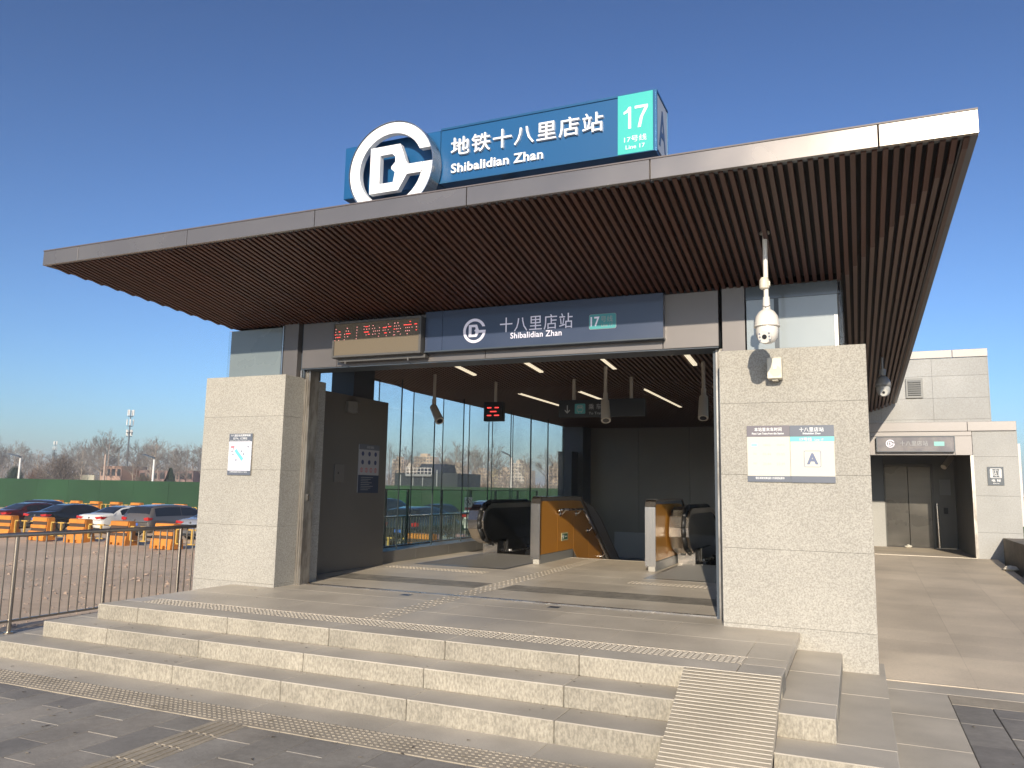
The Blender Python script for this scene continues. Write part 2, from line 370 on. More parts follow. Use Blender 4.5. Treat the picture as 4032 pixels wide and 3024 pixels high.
# stones and clods lying on the dirt
mb = MB()
for _ in range(2600):
    x = -9.3 - 17 * random.random() ** 1.4; y = random.uniform(5.5, 22)
    t = min(1, (-x - 8.9) / 4.6); t = t * t * (3 - 2 * t); z = -.03 - .91 * t + .05 * math.sin(x * .9 + y * .5) * math.sin(y * .7) * t
    r = random.uniform(.012, .05) * (1 if random.random() < .93 else 2.2)
    p = [(x + r * random.uniform(.7, 1.5), y, z), (x, y + r * random.uniform(.7, 1.3), z), (x - r * random.uniform(.7, 1.5), y, z), (x, y - r, z), (x + r * .2, y, z + r * random.uniform(.5, 1))]
    mb.add(p, [(0, 1, 4), (1, 2, 4), (2, 3, 4), (3, 0, 4)])
o = mb.build('gravel', peb_m); stuff(o)

# far parking strip surface beyond the first barriers is the same dirt; plaza right-hand side
# pavers: 0.29 x 0.58 stones in running bond
pav_meshes = [MB().cbox(.003, .287, .003, .577, -.05, 0, .004).mesh('paver', PAV[i]) for i in range(4)]
half_meshes = [MB().cbox(.003, .287, .003, .287, -.05, 0, .004).mesh('paver', PAV[i]) for i in range(4)]
cnt = 0
for c in range(-19, 25):
    x = -4.3 + .29 * c
    for r in range(0, 5):
        for (ytop) in ([4.575 - .58 * r - (.29 if c % 2 else 0)]):
            y = ytop - .58
            front = x < -.2
            if x > 3.0: continue
            if y < 2.75 and not (x > -5.8): continue
            if y < 2.7: continue
            if c == 0: continue
            z = random.uniform(-.002, .002)
            inst(random.choices(pav_meshes, (5, 3, 2, 2))[0], 'paver', (x, y, z), PAVE); cnt += 1
    if c % 2 and c != 0 and x < 3: inst(random.choices(half_meshes, (5, 3, 2, 2))[0], 'paver', (x, 4.285, 0), PAVE)
for c in range(0, 10):      # field on the right, in front of the ramp
    x = .657 + .29 * c
    for r in range(0, 5):
        y = 7.657 - .58 - .58 * r - (.29 if c % 2 else 0)
        if y < 4.58: continue
        inst(random.choices(pav_meshes, (3, 3, 3, 1))[0], 'paver', (x, y, random.uniform(-.002, .002)), PAVE); cnt += 1
    if c % 2: inst(random.choices(half_meshes, (3, 3, 3, 1))[0], 'paver', (x, 7.367, 0), PAVE)
# granite band at the foot of the steps, warning tiles, guiding tiles
for i in range(9):
    MB().cbox(-8.9 + 1.155 * i + .002, -8.9 + 1.155 * (i + 1) - .002, 4.872, 5.3, -.05, 0, .003).build('paver', tread_m, PAVE)
for i in range(4):
    MB().cbox(.1, .655, 8.0 - .85 * (i + 1) + .002, 8.0 - .85 * i - .002, -.05, 0, .003).build('paver', tread_m, PAVE)
MB().cbox(.1, 6.0, 8.004, 8.32, -.05, 0, .003).build('paver', tread_m, PAVE)
MB().cbox(.66, 6.0, 7.66, 8.0, -.05, -.001, .003).build('paver', tact_y, PAVE)
wt = MB().cbox(.002, .288, .002, .288, -.05, 0, .003)
for a in range(6):
    for b in range(6): wt.tube((.025 + .048 * a + .024, .025 + .048 * b + .024, 0), (.025 + .048 * a + .024, .025 + .048 * b + .024, .004), .015, .010, n=6)
wt_y = wt.mesh('tactile_tile', tact_y)
wt_s = MB()
wt_s.cbox(.002, .288, .002, .258, -.02, .003, .002)
for a in range(6):
    for b in range(5):
        x = .012 + .046 * a; y = .014 + .049 * b; wt_s.cbox(x, x + .032, y, y + .034, .003, .009, .003)
wt_s = wt_s.mesh('tactile_tile', tact_m)
gt = MB().cbox(.002, .288, .002, .288, -.05, 0, .003)
for a in range(4): gt.cbox(.03 + .063 * a, .064 + .063 * a, .01, .28, 0, .007, .003)
gt_y = gt.mesh('tactile_tile', tact_y)
for i in range(-16, 17): inst(wt_y, 'tactile_tile', (-4.3 + .29 * i, 4.58, .002), PAVE)
for j in range(7): inst(gt_y, 'tactile_tile', (-4.3, 4.58 - .29 * (j + 1), .002), PAVE)

mb = MB(); rnd = random.Random(21)
for _ in range(140):
    x = rnd.uniform(-8, 3); y = rnd.uniform(3.2, 5.1) if rnd.random() < .6 else rnd.uniform(4.6, 7.8)
    if x < .7 and y > 5.15: continue
    a = rnd.uniform(0, 6.3); l = rnd.uniform(.006, .02); w2 = rnd.uniform(.003, .009); c, q = math.cos(a), math.sin(a)
    mb.add([(x + c * l - q * w2, y + q * l + c * w2, .004), (x - c * l - q * w2, y - q * l + c * w2, .010), (x - c * l + q * w2, y - q * l - c * w2, .004), (x + c * l + q * w2, y + q * l - c * w2, .008)], [(0, 1, 2, 3)])
for _ in range(90):
    x = rnd.uniform(-7, -.6); y, z = rnd.choice([(rnd.uniform(6.5, 8.1), .455), (rnd.uniform(5.57, 5.86), .305), (rnd.uniform(5.24, 5.52), .155), (rnd.uniform(8.4, 13), .456)])
    if x > -1.3 and y < 5.9: continue
    a = rnd.uniform(0, 6.3); l = rnd.uniform(.005, .016); w2 = rnd.uniform(.002, .006); c, q = math.cos(a), math.sin(a)
    mb.add([(x + c * l - q * w2, y + q * l + c * w2, z), (x - c * l - q * w2, y - q * l + c * w2, z + .004), (x - c * l + q * w2, y - q * l - c * w2, z), (x + c * l + q * w2, y + q * l - c * w2, z + .003)], [(0, 1, 2, 3)])
o = mb.build('litter', mat('litter_bits', (.30, .26, .20), .9, noise=(3, .05), col2=(.10, .08, .06))); stuff(o)

# ============================================================ STEPS AND PLATFORM
def step_level(x0, x1, y0, y1, z, joints, name='steps'):
    return
STEPS = MB().box(-7.12, -.55, 5.95, 7.7, -.02, .13).build('steps', joint_m); struct(STEPS)
JX = [-6.60 + 1.155 * k for k in range(-2, 8)]
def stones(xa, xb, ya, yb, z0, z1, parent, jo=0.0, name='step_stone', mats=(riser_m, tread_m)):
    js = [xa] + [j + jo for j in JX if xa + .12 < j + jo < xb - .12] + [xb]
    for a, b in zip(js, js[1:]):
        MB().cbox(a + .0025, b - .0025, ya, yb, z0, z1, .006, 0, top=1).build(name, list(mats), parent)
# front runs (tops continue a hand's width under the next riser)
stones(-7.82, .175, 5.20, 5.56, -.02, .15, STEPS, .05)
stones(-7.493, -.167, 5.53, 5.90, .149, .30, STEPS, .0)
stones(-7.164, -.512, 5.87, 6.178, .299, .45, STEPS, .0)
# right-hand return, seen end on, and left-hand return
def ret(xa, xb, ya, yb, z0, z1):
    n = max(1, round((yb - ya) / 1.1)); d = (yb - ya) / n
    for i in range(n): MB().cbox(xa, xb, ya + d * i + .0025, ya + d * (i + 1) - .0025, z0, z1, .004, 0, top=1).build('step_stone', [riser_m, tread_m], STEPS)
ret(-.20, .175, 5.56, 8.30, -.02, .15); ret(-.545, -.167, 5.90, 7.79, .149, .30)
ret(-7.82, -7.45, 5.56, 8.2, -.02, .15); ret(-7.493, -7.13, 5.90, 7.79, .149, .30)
# platform: paving slabs on a bed
PLAT = MB().box(-7.1, -.55, 6.2, 14.0, -.02, .425).box(-7.06, -6.64, 14.0, 21.4, -.02, .425).box(-1.3, -.1, 13.9, 21.4, -.02, .425).build('platform_floor', joint_m); struct(PLAT)
ys = [6.178, 6.440, 7.10, 7.80, 8.235, 9.035, 9.62, 10.4, 11.2, 12.0, 12.8, 13.4, 14.0]
for i in range(len(ys) - 1):
    a, b = ys[i], ys[i + 1]
    edges = [-7.164] + [j + (.0 if i % 2 else .4) for j in JX if -7.0 < j + (.0 if i % 2 else .4) < -.65] + [-.512 if b < 7.9 else -.12]
    if i == 0: edges = [-7.164, -6.90, -.81, -.512]
    for c, d in zip(edges, edges[1:]):
        if i == 0 and c == -6.90: MB().box(c, d, a, b, .40, .442).build('floor_slab', floor_m, PLAT); continue
        if ys[i] == 9.035:
            continue
        MB().cbox(c + .0018, d - .0018, a + .0015, b - .0015, .38, .45, .002).build('floor_slab', floor_m, PLAT)
for a, b, m in ((-7.05, -6.70, floor_m), (-6.70, -4.44, floor_dk), (-4.44, -4.13, floor_m), (-4.13, -1.35, floor_dk), (-1.35, -.12, floor_m)):
    MB().cbox(a + .002, b - .002, 9.037, 9.618, .38, .4505, .002).build('floor_slab', m, PLAT)
for i in range(21): inst(wt_s, 'tactile_tile', (-6.90 + .29 * i, 6.180, .442), PLAT)
# guiding strip into the hall: short raised bars in four rows
mb = MB()
y = 6.50; k = 0
while y < 13.8:
    xc = -4.335 - .012 * (y - 6.5) * 1.6
    if not 8.15 < y < 8.34:
        for a in range(4): mb.cbox(xc + .062 * a, xc + .028 + .062 * a, y, y + .10, .450, .4535, .0015)
    y += .145
mb.build('guide_strip', floor_m, PLAT)
mb = MB()
for xa, xb, n in ((-6.75, -5.05, 28), (-2.90, -1.4, 25)):
    for i in range(n):
        for j in range(3): mb.cbox(xa + (xb - xa) * i / n, xa + (xb - xa) * i / n + .035, 10.63 + .095 * j, 10.70 + .095 * j, .450, .4545, .0015)
mb.build('warning_studs', floor_m, PLAT)
for x0, x1 in ((-6.62, -5.02), (-2.84, -1.30)):
    pl = MB().box(x0, x1, 11.27, 13.98, .445, .4545).build('floor_plate', mat('floor_plate_metal', (0.26, 0.24, 0.21), 0.34, metal=0.85, stain=(2, .2)), PLAT)
    mb = MB(); y = 11.4
    while y < 13.9: mb.box(x0 + .05, x1 - .05, y, y + .012, .4545, .457); y += .05
    mb.build('tread_ribs', mat('rib_metal', (.16, .15, .135), .4, metal=.6), pl)
for xc in (-4.83, -3.0): MB().box(xc - .06, xc + .06, 8.0, 8.12, .445, .4515).build('drain_cover', col_dk, PLAT)
o = MB().box(-6.50, -1.24, 8.235, 8.255, .43, .462).box(-6.50, -1.24, 8.275, 8.295, .43, .462).box(-6.50, -1.24, 8.255, 8.275, .43, .440).build('shutter_track', steel, PLAT)

# ribbed loading ramp laid over the steps
t = thing('loading_ramp', 'steep ribbed stone ramp laid over the front steps at their right end', 'ramp', (-.85, 5.3, 0))
pt('ramp_slope', MB().prism([(4.80, -.02), (5.865, .455), (5.865, .40), (4.92, -.02)], 'x', -1.18, -.512).prism([(4.80, -.02), (5.2, .155), (5.2, -.02)], 'x', -1.18, -.512), mat('ramp_plate', (.40, .355, .29), .75, noise=(60, .2), col2=(.33, .295, .24), stain=(2, .2)), t)
mb = MB()
for i in range(31):
    f = (i + .5) / 31; y = 4.83 + f * 1.02; z = -.005 + (y - 4.80) * .4460
    mb.add([(-1.175, y - .008, z), (-.517, y - .008, z), (-.517, y - .006, z + .006), (-1.175, y - .006, z + .006), (-.517, y + .004, z + .004), (-1.175, y + .004, z + .004)], [(0, 1, 2, 3), (3, 2, 4, 5)])
pt('rib', mb, tread_m, t); mb_r = t.children[-1]; mb_r['kind'] = 'stuff'

# ============================================================ STATION BUILDING
BLD = thing('station_entrance', 'metro entrance hall with wide slatted canopy between two granite pillars', 'building', (-3.8, 8.0, .45))
# --- pillars
def pillar(x0, x1, y0, y1, zb, zt, joints, dx):
    p = MB().box(x0 + .03, x1 - .03, y0 + .03, y1 - .02, zb, zt - .03).build('pillar', joint_m, BLD)
    zs = [zb] + joints + [zt]
    for a, b in zip(zs, zs[1:]):
        MB().cbox(x0, x1, y0, y1, a + .0008, b - .0008, .0022).build('stone_panel', granite, p)
    return p
pillar(-7.82, -6.52, 7.774, 8.60, .0, 3.067, [.486, 1.18, 1.87, 2.545], 0)
pillar(-1.192, .125, 7.774, 8.60, .0, 3.075, [.486, 1.18, 1.87, 2.553], 0)
# --- spandrel glass boxes over the pillars, grey cladding columns
g = MB().box(-7.66, -6.80, 8.06, 8.5, 3.06, 3.74).build('spandrel', joint_m, BLD)
MB().box(-7.69, -6.83, 8.03, 8.058, 3.07, 3.735).build('glass_panel', spandrel, g)
MB().box(-7.735, -7.69, 8.028, 8.5, 3.07, 3.74).build('corner_strip', gl_fin, g)
MB().box(-6.815, -6.795, 8.02, 8.06, 3.07, 3.75).build('edge_strip', steel, g)
MB().box(-6.79, -6.565, 8.03, 8.5, 3.068, 3.78).build('cladding_column', clad_m, BLD)
MB().box(-6.56, -6.50, 8.11, 8.45, 3.068, 3.78).build('cladding_return', navy_trim, BLD)
g = MB().box(-.96, -.10, 8.065, 8.5, 3.07, 3.78).build('spandrel', joint_m, BLD)
MB().box(-.955, -.69, 8.035, 8.062, 3.08, 3.625).build('glass_panel', spandrel2, g)
MB().box(-.645, -.105, 8.035, 8.062, 3.08, 3.625).build('glass_panel', spandrel2, g)
MB().box(-.69, -.645, 8.045, 8.062, 3.08, 3.76).build('mullion', navy_trim, g)
MB().box(-.96, -.10, 8.040, 8.062, 3.63, 3.765).build('topband', mat('spandrel_reflection', (.04, .05, .055), .2, coat=.5), g)  # dark strip paints the slats' reflection in the glass, no separate piece
MB().box(-.135, -.125, 8.025, 8.035, 3.08, 3.42).box(-.115, -.108, 8.025, 8.035, 3.08, 3.42).build('edge_strip', steel, g)
MB().box(-.095, -.06, 8.03, 8.5, 3.07, 3.76).build('corner_strip', gl_fin, g)
MB().box(-1.195, -.972, 8.03, 8.5, 3.08, 3.78).build('cladding_column', clad_m, BLD)
# --- lintel over the shutter opening
L = MB().box(-6.50, -1.24, 8.10, 8.40, 3.19, 3.80).build('lintel', navy_trim, BLD)
for a, b, c, d, ya in ((-6.50, -5.96, 3.178, 3.76, 8.05), (-5.955, -3.882, 3.178, 3.275, 8.05), (-3.877, -1.812, 3.178, 3.275, 8.05), (-1.806, -1.235, 3.178, 3.76, 8.045), (-5.955, -1.812, 3.28, 3.76, 8.07)):
    MB().cbox(a, b, ya, 8.10, c, d, .003).build('cladding_panel', clad_m, L)
MB().box(-6.48, -1.24, 8.06, 8.40, 3.165, 3.178).build('underside', navy_trim, L)
# --- shutter guides
for (x0, x1), nm in (((-6.52, -6.43), 'L'), ((-1.285, -1.2), 'R')):
    g = MB().box(x0, x1, 8.15, 8.33, .45, 3.165).build('shutter_guide', galv, BLD)
    xa = x1 if nm == 'L' else x0 - .012
    MB().box(x0 + .02, x0 + .028, 8.142, 8.15, .45, 3.16).box(x0 + .052, x0 + .060, 8.142, 8.15, .45, 3.16).build('guide_groove', joint_m, g)
    if nm == 'L':
        MB().tube((x0 - .02, 8.10, .45), (x0 - .02, 8.10, 3.16), .014).build('conduit', rail_m, g)
        MB().box(x1, x1 + .015, 8.20, 8.23, 1.50, 1.58).build('latch', steel, g)
MB().box(-1.315, -1.288, 8.17, 8.3, .45, 3.16).build('shutter_guide', navy_trim, BLD)
# --- interior left stone wall, window over it, dark column
MB().box(-7.44, -6.95, 8.62, 10.83, .45, 3.042).build('inner_wall', wall_dk, BLD)
MB().box(-6.56, -6.545, 8.62, 8.63, .45, 3.042).build('wall_edge', wall_in, BLD)
MB().box(-7.40, -6.99, 9.90, 10.46, 3.042, 3.62).build('structural_column', col_dk, BLD)
# --- kerb under the glass wall
KB = MB().box(-7.60, -7.07, 10.83, 21.4, .0, .62).build('kerb', joint_m, BLD)
kx = [10.84 + 1.2 * i for i in range(10)]
for a, b in zip(kx, kx[1:]):
    MB().cbox(-7.62, -7.05, a + .002, min(b, 21.4) - .002, .45, .64, .004).build('kerb_stone', wall_in, KB)
# --- left glass wall with deep glass fins
GW = MB().box(-7.58, -7.50, 8.61, 21.4, .60, .66).build('glass_wall', galv, BLD)
ysf = [9.09 + 1.165 * i for i in range(11)]
ysg = [8.62] + ysf + [21.4]
for a, b in zip(ysg, ysg[1:]):
    MB().box(-7.555, -7.535, a + .006, b - .006, .66, 3.70 if b < 10 else 3.60).build('pane', gl_clear, GW)
for yy in ysf[2:]:
    MB().box(-7.53, -7.07, yy - .008, yy + .008, .66, 3.60).build('glass_fin', gl_fin, GW)
    MB().box(-7.53, -7.515, yy - .007, yy + .007, .66, 3.60).build('glass_joint', gl_joint, GW)
    MB().box(-7.07, -7.055, yy - .010, yy + .010, .66, 3.60).build('glass_joint', gl_joint, GW)
# --- side glass wall on the right (seen edge on) and back wall
MB().box(-.105, -.085, 8.61, 21.3, .45, 3.80).build('side_glass', gl_clear, BLD)
for i in range(8): MB().box(-.11, -.06, 9.6 + 1.5 * i, 9.66 + 1.5 * i, .0, 3.78).build('mullion', clad_m, BLD)
MB().box(-.20, -.08, 8.61, 21.3, .0, .60).build('plinth', wall_in, BLD)
BW = MB().box(-7.55, -.08, 21.42, 21.7, -5.0, 3.9).build('back_wall', wall_in, BLD)
for i in range(5): MB().cbox(-6.9 + 1.4 * i, -5.505 + 1.4 * i, 21.38, 21.42, -3.0, 3.43, .003).build('wall_panel', wall_dk, BW)
MB().box(-7.5, -6.905, 20.7, 21.4, .45, 3.43).build('corner_column', col_dk, BLD)
MB().box(-7.45, -7.06, 20.2, 20.7, .64, 2.72).build('service_box', col_dk, BLD)
MB().box(-5.8, -.3, 20.0, 20.1, -3.0, .62).build('low_wall', wall_lo, BLD)
# well of the stairs and escalators
W = MB().box(-6.66, -6.62, 14.02, 21.3, -5, .44).build('well_wall', wall_in, BLD)
MB().box(-1.32, -1.30, 14.02, 21.3, -5, .44).build('well_wall', wall_in, BLD)
# --- ceiling of the hall
def ceil_z(y): return 3.77 - .0778 * (min(y, 12.4) - 8.03)
CE = MB().add([(-7.5, 8.42, ceil_z(8.42) + .07), (-.1, 8.42, ceil_z(8.42) + .07), (-.1, 12.4, 3.50), (-7.5, 12.4, 3.50), (-7.5, 21.4, 3.50), (-.1, 21.4, 3.50)], [(0, 1, 2, 3), (3, 2, 5, 4)]).build('ceiling', back_m, BLD)
def beam_seg(mb, x0, x1, y0, z0, y1, z1, h):
    mb.add([(x0, y0, z0), (x1, y0, z0), (x1, y1, z1), (x0, y1, z1), (x0, y0, z0 + h), (x1, y0, z0 + h), (x1, y1, z1 + h), (x0, y1, z1 + h)],
           [(0, 3, 2, 1), (4, 5, 6, 7), (0, 1, 5, 4), (1, 2, 6, 5), (2, 3, 7, 6), (3, 0, 4, 7)]); return mb
sm = beam_seg(beam_seg(MB(), 0, .032, 8.42, ceil_z(8.42), 12.4, 3.43, .05), 0, .032, 12.4, 3.43, 21.38, 3.43, .05)
c0 = CE.location + BLD.location
sme = sm.mesh('ceiling_slat', mat('slat_hall', (0.105, 0.062, 0.048), 0.5), off=tuple(c0))
x = -7.46
while x < -.15:
    inst(sme, 'ceiling_slat', (x, 0, 0), CE); x += .0725
for xc in (-5.64, -4.47, -3.28, -2.08):
    for y0, y1 in ((10.47, 11.33), (13.2, 16.2)):
        if xc == -2.08 and y0 > 12: y1 = 14.4
        if xc == -4.47 and y0 > 12: y1 = 16.2
        z = lambda y: ceil_z(y) - .006
        o = beam_seg(MB(), xc - .03, xc + .03, y0, z(y0), y1, z(y1), .03).build('strip_light', lamp_em, CE)

# --- the canopy: flat roof, thin fascia, slatted soffit sloping down to the walls
XL, XR, YF, YB = -8.60, .858, 5.914, 18.56; ZB, ZT, ZI, OV = 4.171, 4.338, 3.765, .912; SL = .0425
def dz(y): return -SL * max(0, y - 6.4)
IX0, IX1, IY = XL + OV, XR - OV, 8.03
CAN = MB().add([(-7.6, YF + .02, ZT - .012), (XR - .03, YF + .02, ZT - .012), (XR - .03, YB - .02, ZT - .012 + dz(YB)), (-.08, YB - .02, ZT - .012 + dz(YB)), (-.08, 21.7, ZT - .012 + dz(21.7)), (-7.6, 21.7, ZT - .012 + dz(21.7))], [tuple(range(6))]).add([(XL + .02, YF + .02, ZT - .014), (-7.6, YF + .02, ZT - .014), (-7.6, YB - .02, ZT - .014), (XL + .02, YB - .02, ZT - .014)], [(0, 1, 2, 3)]).build('canopy', clad_m, BLD)
fj = [XL, -8.016, -6.37, -4.722, -3.072, -1.425, .235, XR]
for a, b in zip(fj, fj[1:]):
    MB().cbox(a + (.004 if a > XL else 0), b - (.004 if b < XR else 0), YF, YF + .045, ZB, ZT, .003).build('fascia_panel', fascia_m, CAN)
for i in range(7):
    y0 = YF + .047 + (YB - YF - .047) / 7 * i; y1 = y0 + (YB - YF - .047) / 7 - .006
    for xa, xb in ((XL, XL + .045), (XR - .045, XR)): beam_seg(MB(), xa, xb, y0, ZB + (dz(y0) if xa > 0 else 0), y1, ZB + (dz(y1) if xa > 0 else 0), ZT - ZB).build('fascia_panel', fascia_shade, CAN)
MB().box(XL, XR, YF - .006, YF + .10, ZT, ZT + .012).build('drip_edge', mat('drip_edge_dark', (.12, .10, .10), .5), CAN)
MB().box(-.08, XR - .05, YB - .03, YB, ZB + dz(YB), ZT - .04 + dz(YB)).build('fascia_panel', fascia_m, CAN)
# underside return of the fascia
beam_seg(beam_seg(MB(), XR - .10, XR - .046, YF + .05, ZB + .002, YB, ZB + .002 + dz(YB), .018), XL + .046, XL + .10, YF + .05, ZB + .002, YB, ZB + .002, .018).box(XL + .1, XR - .1, YF + .046, YF + .09, ZB + .002, ZB + .02).build('soffit_edge', col_dk, CAN)
H = .065
v = [(XL + .03, YF + .04, ZB + H), (XR - .03, YF + .04, ZB + H), (IX1, IY, ZI + H), (IX0, IY, ZI + H), (XR - .03, YB, ZB + H + dz(YB)), (IX1, YB, ZI + H + dz(YB)), (XL + .03, YB, ZB + H), (IX0, YB, ZI + H)]
MB().add(v, [(0, 1, 2, 3), (1, 4, 5, 2), (0, 3, 7, 6)]).build('soffit_backing', back_m, CAN)
n = int((XR - XL - .14) / .0725); off = tuple(CAN.location + BLD.location)
def soff_y(x):      # where a slat at x meets the hip line
    if x < IX0: return YF + (x - XL) / OV * (IY - YF)
    if x > IX1: return YF + (XR - x) / OV * (IY - YF)
    return IY + .02
full = None
for i in range(n + 1):
    x = XL + .09 + .0725 * i; wd = .036
    yh = soff_y(x + wd / 2); zf = lambda y: ZB - (ZB - ZI) * (y - YF) / (IY - YF)
    ya = YF + .05
    if IX0 <= x <= IX1 - .03:
        if full is None:
            full = beam_seg(MB(), 0, wd, ya, zf(ya), yh, zf(yh), .055).mesh('slat', slat_m, off=off)
        inst(full, 'slat', (x, 0, 0), CAN)
    else:
        if yh > ya + .1: beam_seg(MB(), x, x + wd, ya, zf(ya), yh + .02, zf(yh), .055).build('slat', slat_m, CAN)
        zs = zf(min(yh, IY)) + .012
        y = yh - .04; first = True
        while y < YB - .1:
            y2 = min(y + (4.1 + (i % 3) * .05 - (.3 * (i % 5) if first else 0)), YB - .02)
            beam_seg(MB(), x + .002, x + wd + .002, y + .004, zs + (dz(y) - dz(yh)) * (x > 0 - .2), y2 - .004, zs + (dz(y2) - dz(yh)) * (x > -.2), .05).build('slat', slat_side, CAN); y = y2; first = False
# roof over the hall body so that no sky leaks in
MB().box(-7.6, -.08, 8.42, 8.47, 3.72, 4.05).build('bulkhead', back_m, BLD)
MB().box(-7.58, -7.53, 8.5, 21.5, 3.50, 3.66).build('bulkhead', clad_m, BLD)
MB().box(-.10, -.085, 8.5, 21.5, 3.48, 3.66).build('bulkhead', clad_m, BLD)

# ============================================================ STAIR PARAPETS, STAIRS, ESCALATORS
def parapet(x0, label, y0, y1, knee, zt, with_rail):
    t = thing('stair_parapet', label, 'parapet', (x0, y0, .45))
    prof = [(y0, .53), (y0, zt - .10), (y0 + .03, zt - .03), (y0 + .10, zt), (knee, zt), (y1, zt - (y1 - knee) * .66), (y1, zt - (y1 - knee) * .66 - 1.1), (knee - .35, .45), (y0 + .05, .45)]
    pt('core', MB().prism(prof, 'x', x0 + .03, x0 + .13), joint_m, t)
    # stainless edge band following the outline
    pts = prof[:6]; mb = MB()
    for (a, b), (c, d) in zip(pts, pts[1:]):
        n_ = Vector((b - d, c - a)).normalized() * -.02
        mb.add([(x0, a, b), (x0 + .165, a, b), (x0 + .165, c, d), (x0, c, d), (x0, a - n_.x, b - n_.y), (x0 + .165, a - n_.x, b - n_.y), (x0 + .165, c - n_.x, d - n_.y), (x0, c - n_.x, d - n_.y)],
               [(0, 1, 2, 3), (4, 7, 6, 5), (0, 4, 5, 1), (1, 5, 6, 2), (2, 6, 7, 3), (3, 7, 4, 0)])
    pt('edge_band', mb, steel_b, t)
    # orange panels on both faces
    cuts = [y0 + .09, y0 + .90, y0 + 1.77, y0 + 2.7, y0 + 3.6]
    def top(y): return (zt - .06) if y < knee - .02 else zt - .06 - (y - knee + .02) * .66
    def bot(y): return .60 if y < 14.15 else .60 - (y - 14.15) * .66
    for a, b in zip(cuts, cuts[1:]):
        b = min(b, y1 - .02)
        if b - a < .1: break
        for xs0, xs1 in ((x0 + .13, x0 + .140), (x0 + .02, x0 + .03)):
            pl = [(a + .004, bot(a)), (a + .004, top(a))] + ([(knee, top(knee))] if a < knee < b else []) + [(b - .004, top(b)), (b - .004, bot(b))] + ([(14.15, .6)] if a < 14.15 < b else [])
            pt('orange_panel', MB().prism(pl, 'x', xs0, xs1), orange_pan, t)
    pt('skirting', MB().box(x0 + .128, x0 + .150, y0 + .08, 14.12, .45, .592), wall_lo, t)
    pt('stone_foot', MB().cbox(x0 + .045, x0 + .155, y0 - .012, y0 + .06, .45, .60, .006), granite, t)
    if with_rail:
        r = MB(); xr = x0 + .24
        P = [(xr - .10, 13.27, 1.30), (xr - .02, 13.27, 1.33), (xr, 13.34, 1.335), (xr, 14.42, 1.325), (xr, 14.60, 1.24), (xr, 16.9, -.28)]
        r.path(P, .024); h = pt('handrail', r, steel, t, smooth=True)
        for y, z in ((13.42, 1.33), (14.30, 1.32), (15.0, .97), (15.85, .41)):
            MB().tube((xr, y, z - .01), (xr - .05, y, z - .075), .014).tube((xr - .05, y, z - .075), (xr - .10, y, z - .075), .014).tube((xr - .105, y, z - .075), (xr - .09, y, z - .075), .045, n=14).build('bracket', steel, h)
    return t
P1 = parapet(-5.045, 'orange panelled stair parapet with handrail beside the left escalator', 12.40, 17.0, 14.58, 1.55, True)
P2 = parapet(-3.065, 'orange panelled parapet beside the right escalator, partly behind the right pillar', 12.30, 17.0, 14.42, 1.545, False)
t = thing('exit_sign', 'small green exit pictogram plate on the orange stair parapet', 'sign', (-4.90, 13.67, .85))
pt('plate', MB().box(-4.903, -4.898, 13.51, 13.84, .775, .915), mat('exit_plate', (.50, .50, .30), .4), t)
pt('pictogram', MB().box(-4.898, -4.896, 13.535, 13.665, .795, .895).box(-4.898, -4.896, 13.68, 13.815, .795, .895), mat('exit_green', (.02, .09, .05), .4), t)
pt('arrow', MB().box(-4.896, -4.894, 13.57, 13.60, .81, .88).box(-4.896, -4.894, 13.545, 13.64, .85, .862).box(-4.896, -4.894, 13.70, 13.79, .84, .852), white_let, t)
# stairs going down
ST = thing('staircase', 'stone stairs going down between the two orange parapets', 'stairs', (-3.95, 14.0, .45))
for i in range(14):
    MB().cbox(-4.87, -3.07, 14.0 + .3 * i, 14.33 + .3 * i, .45 - .165 * (i + 1) - .15, .45 - .165 * (i + 1) if i else .285, .004).build('stair_tread', floor_dk, ST)
MB().box(-4.88, -3.06, 13.93, 14.0, .2, .452).build('stair_nosing', tread_m, ST)

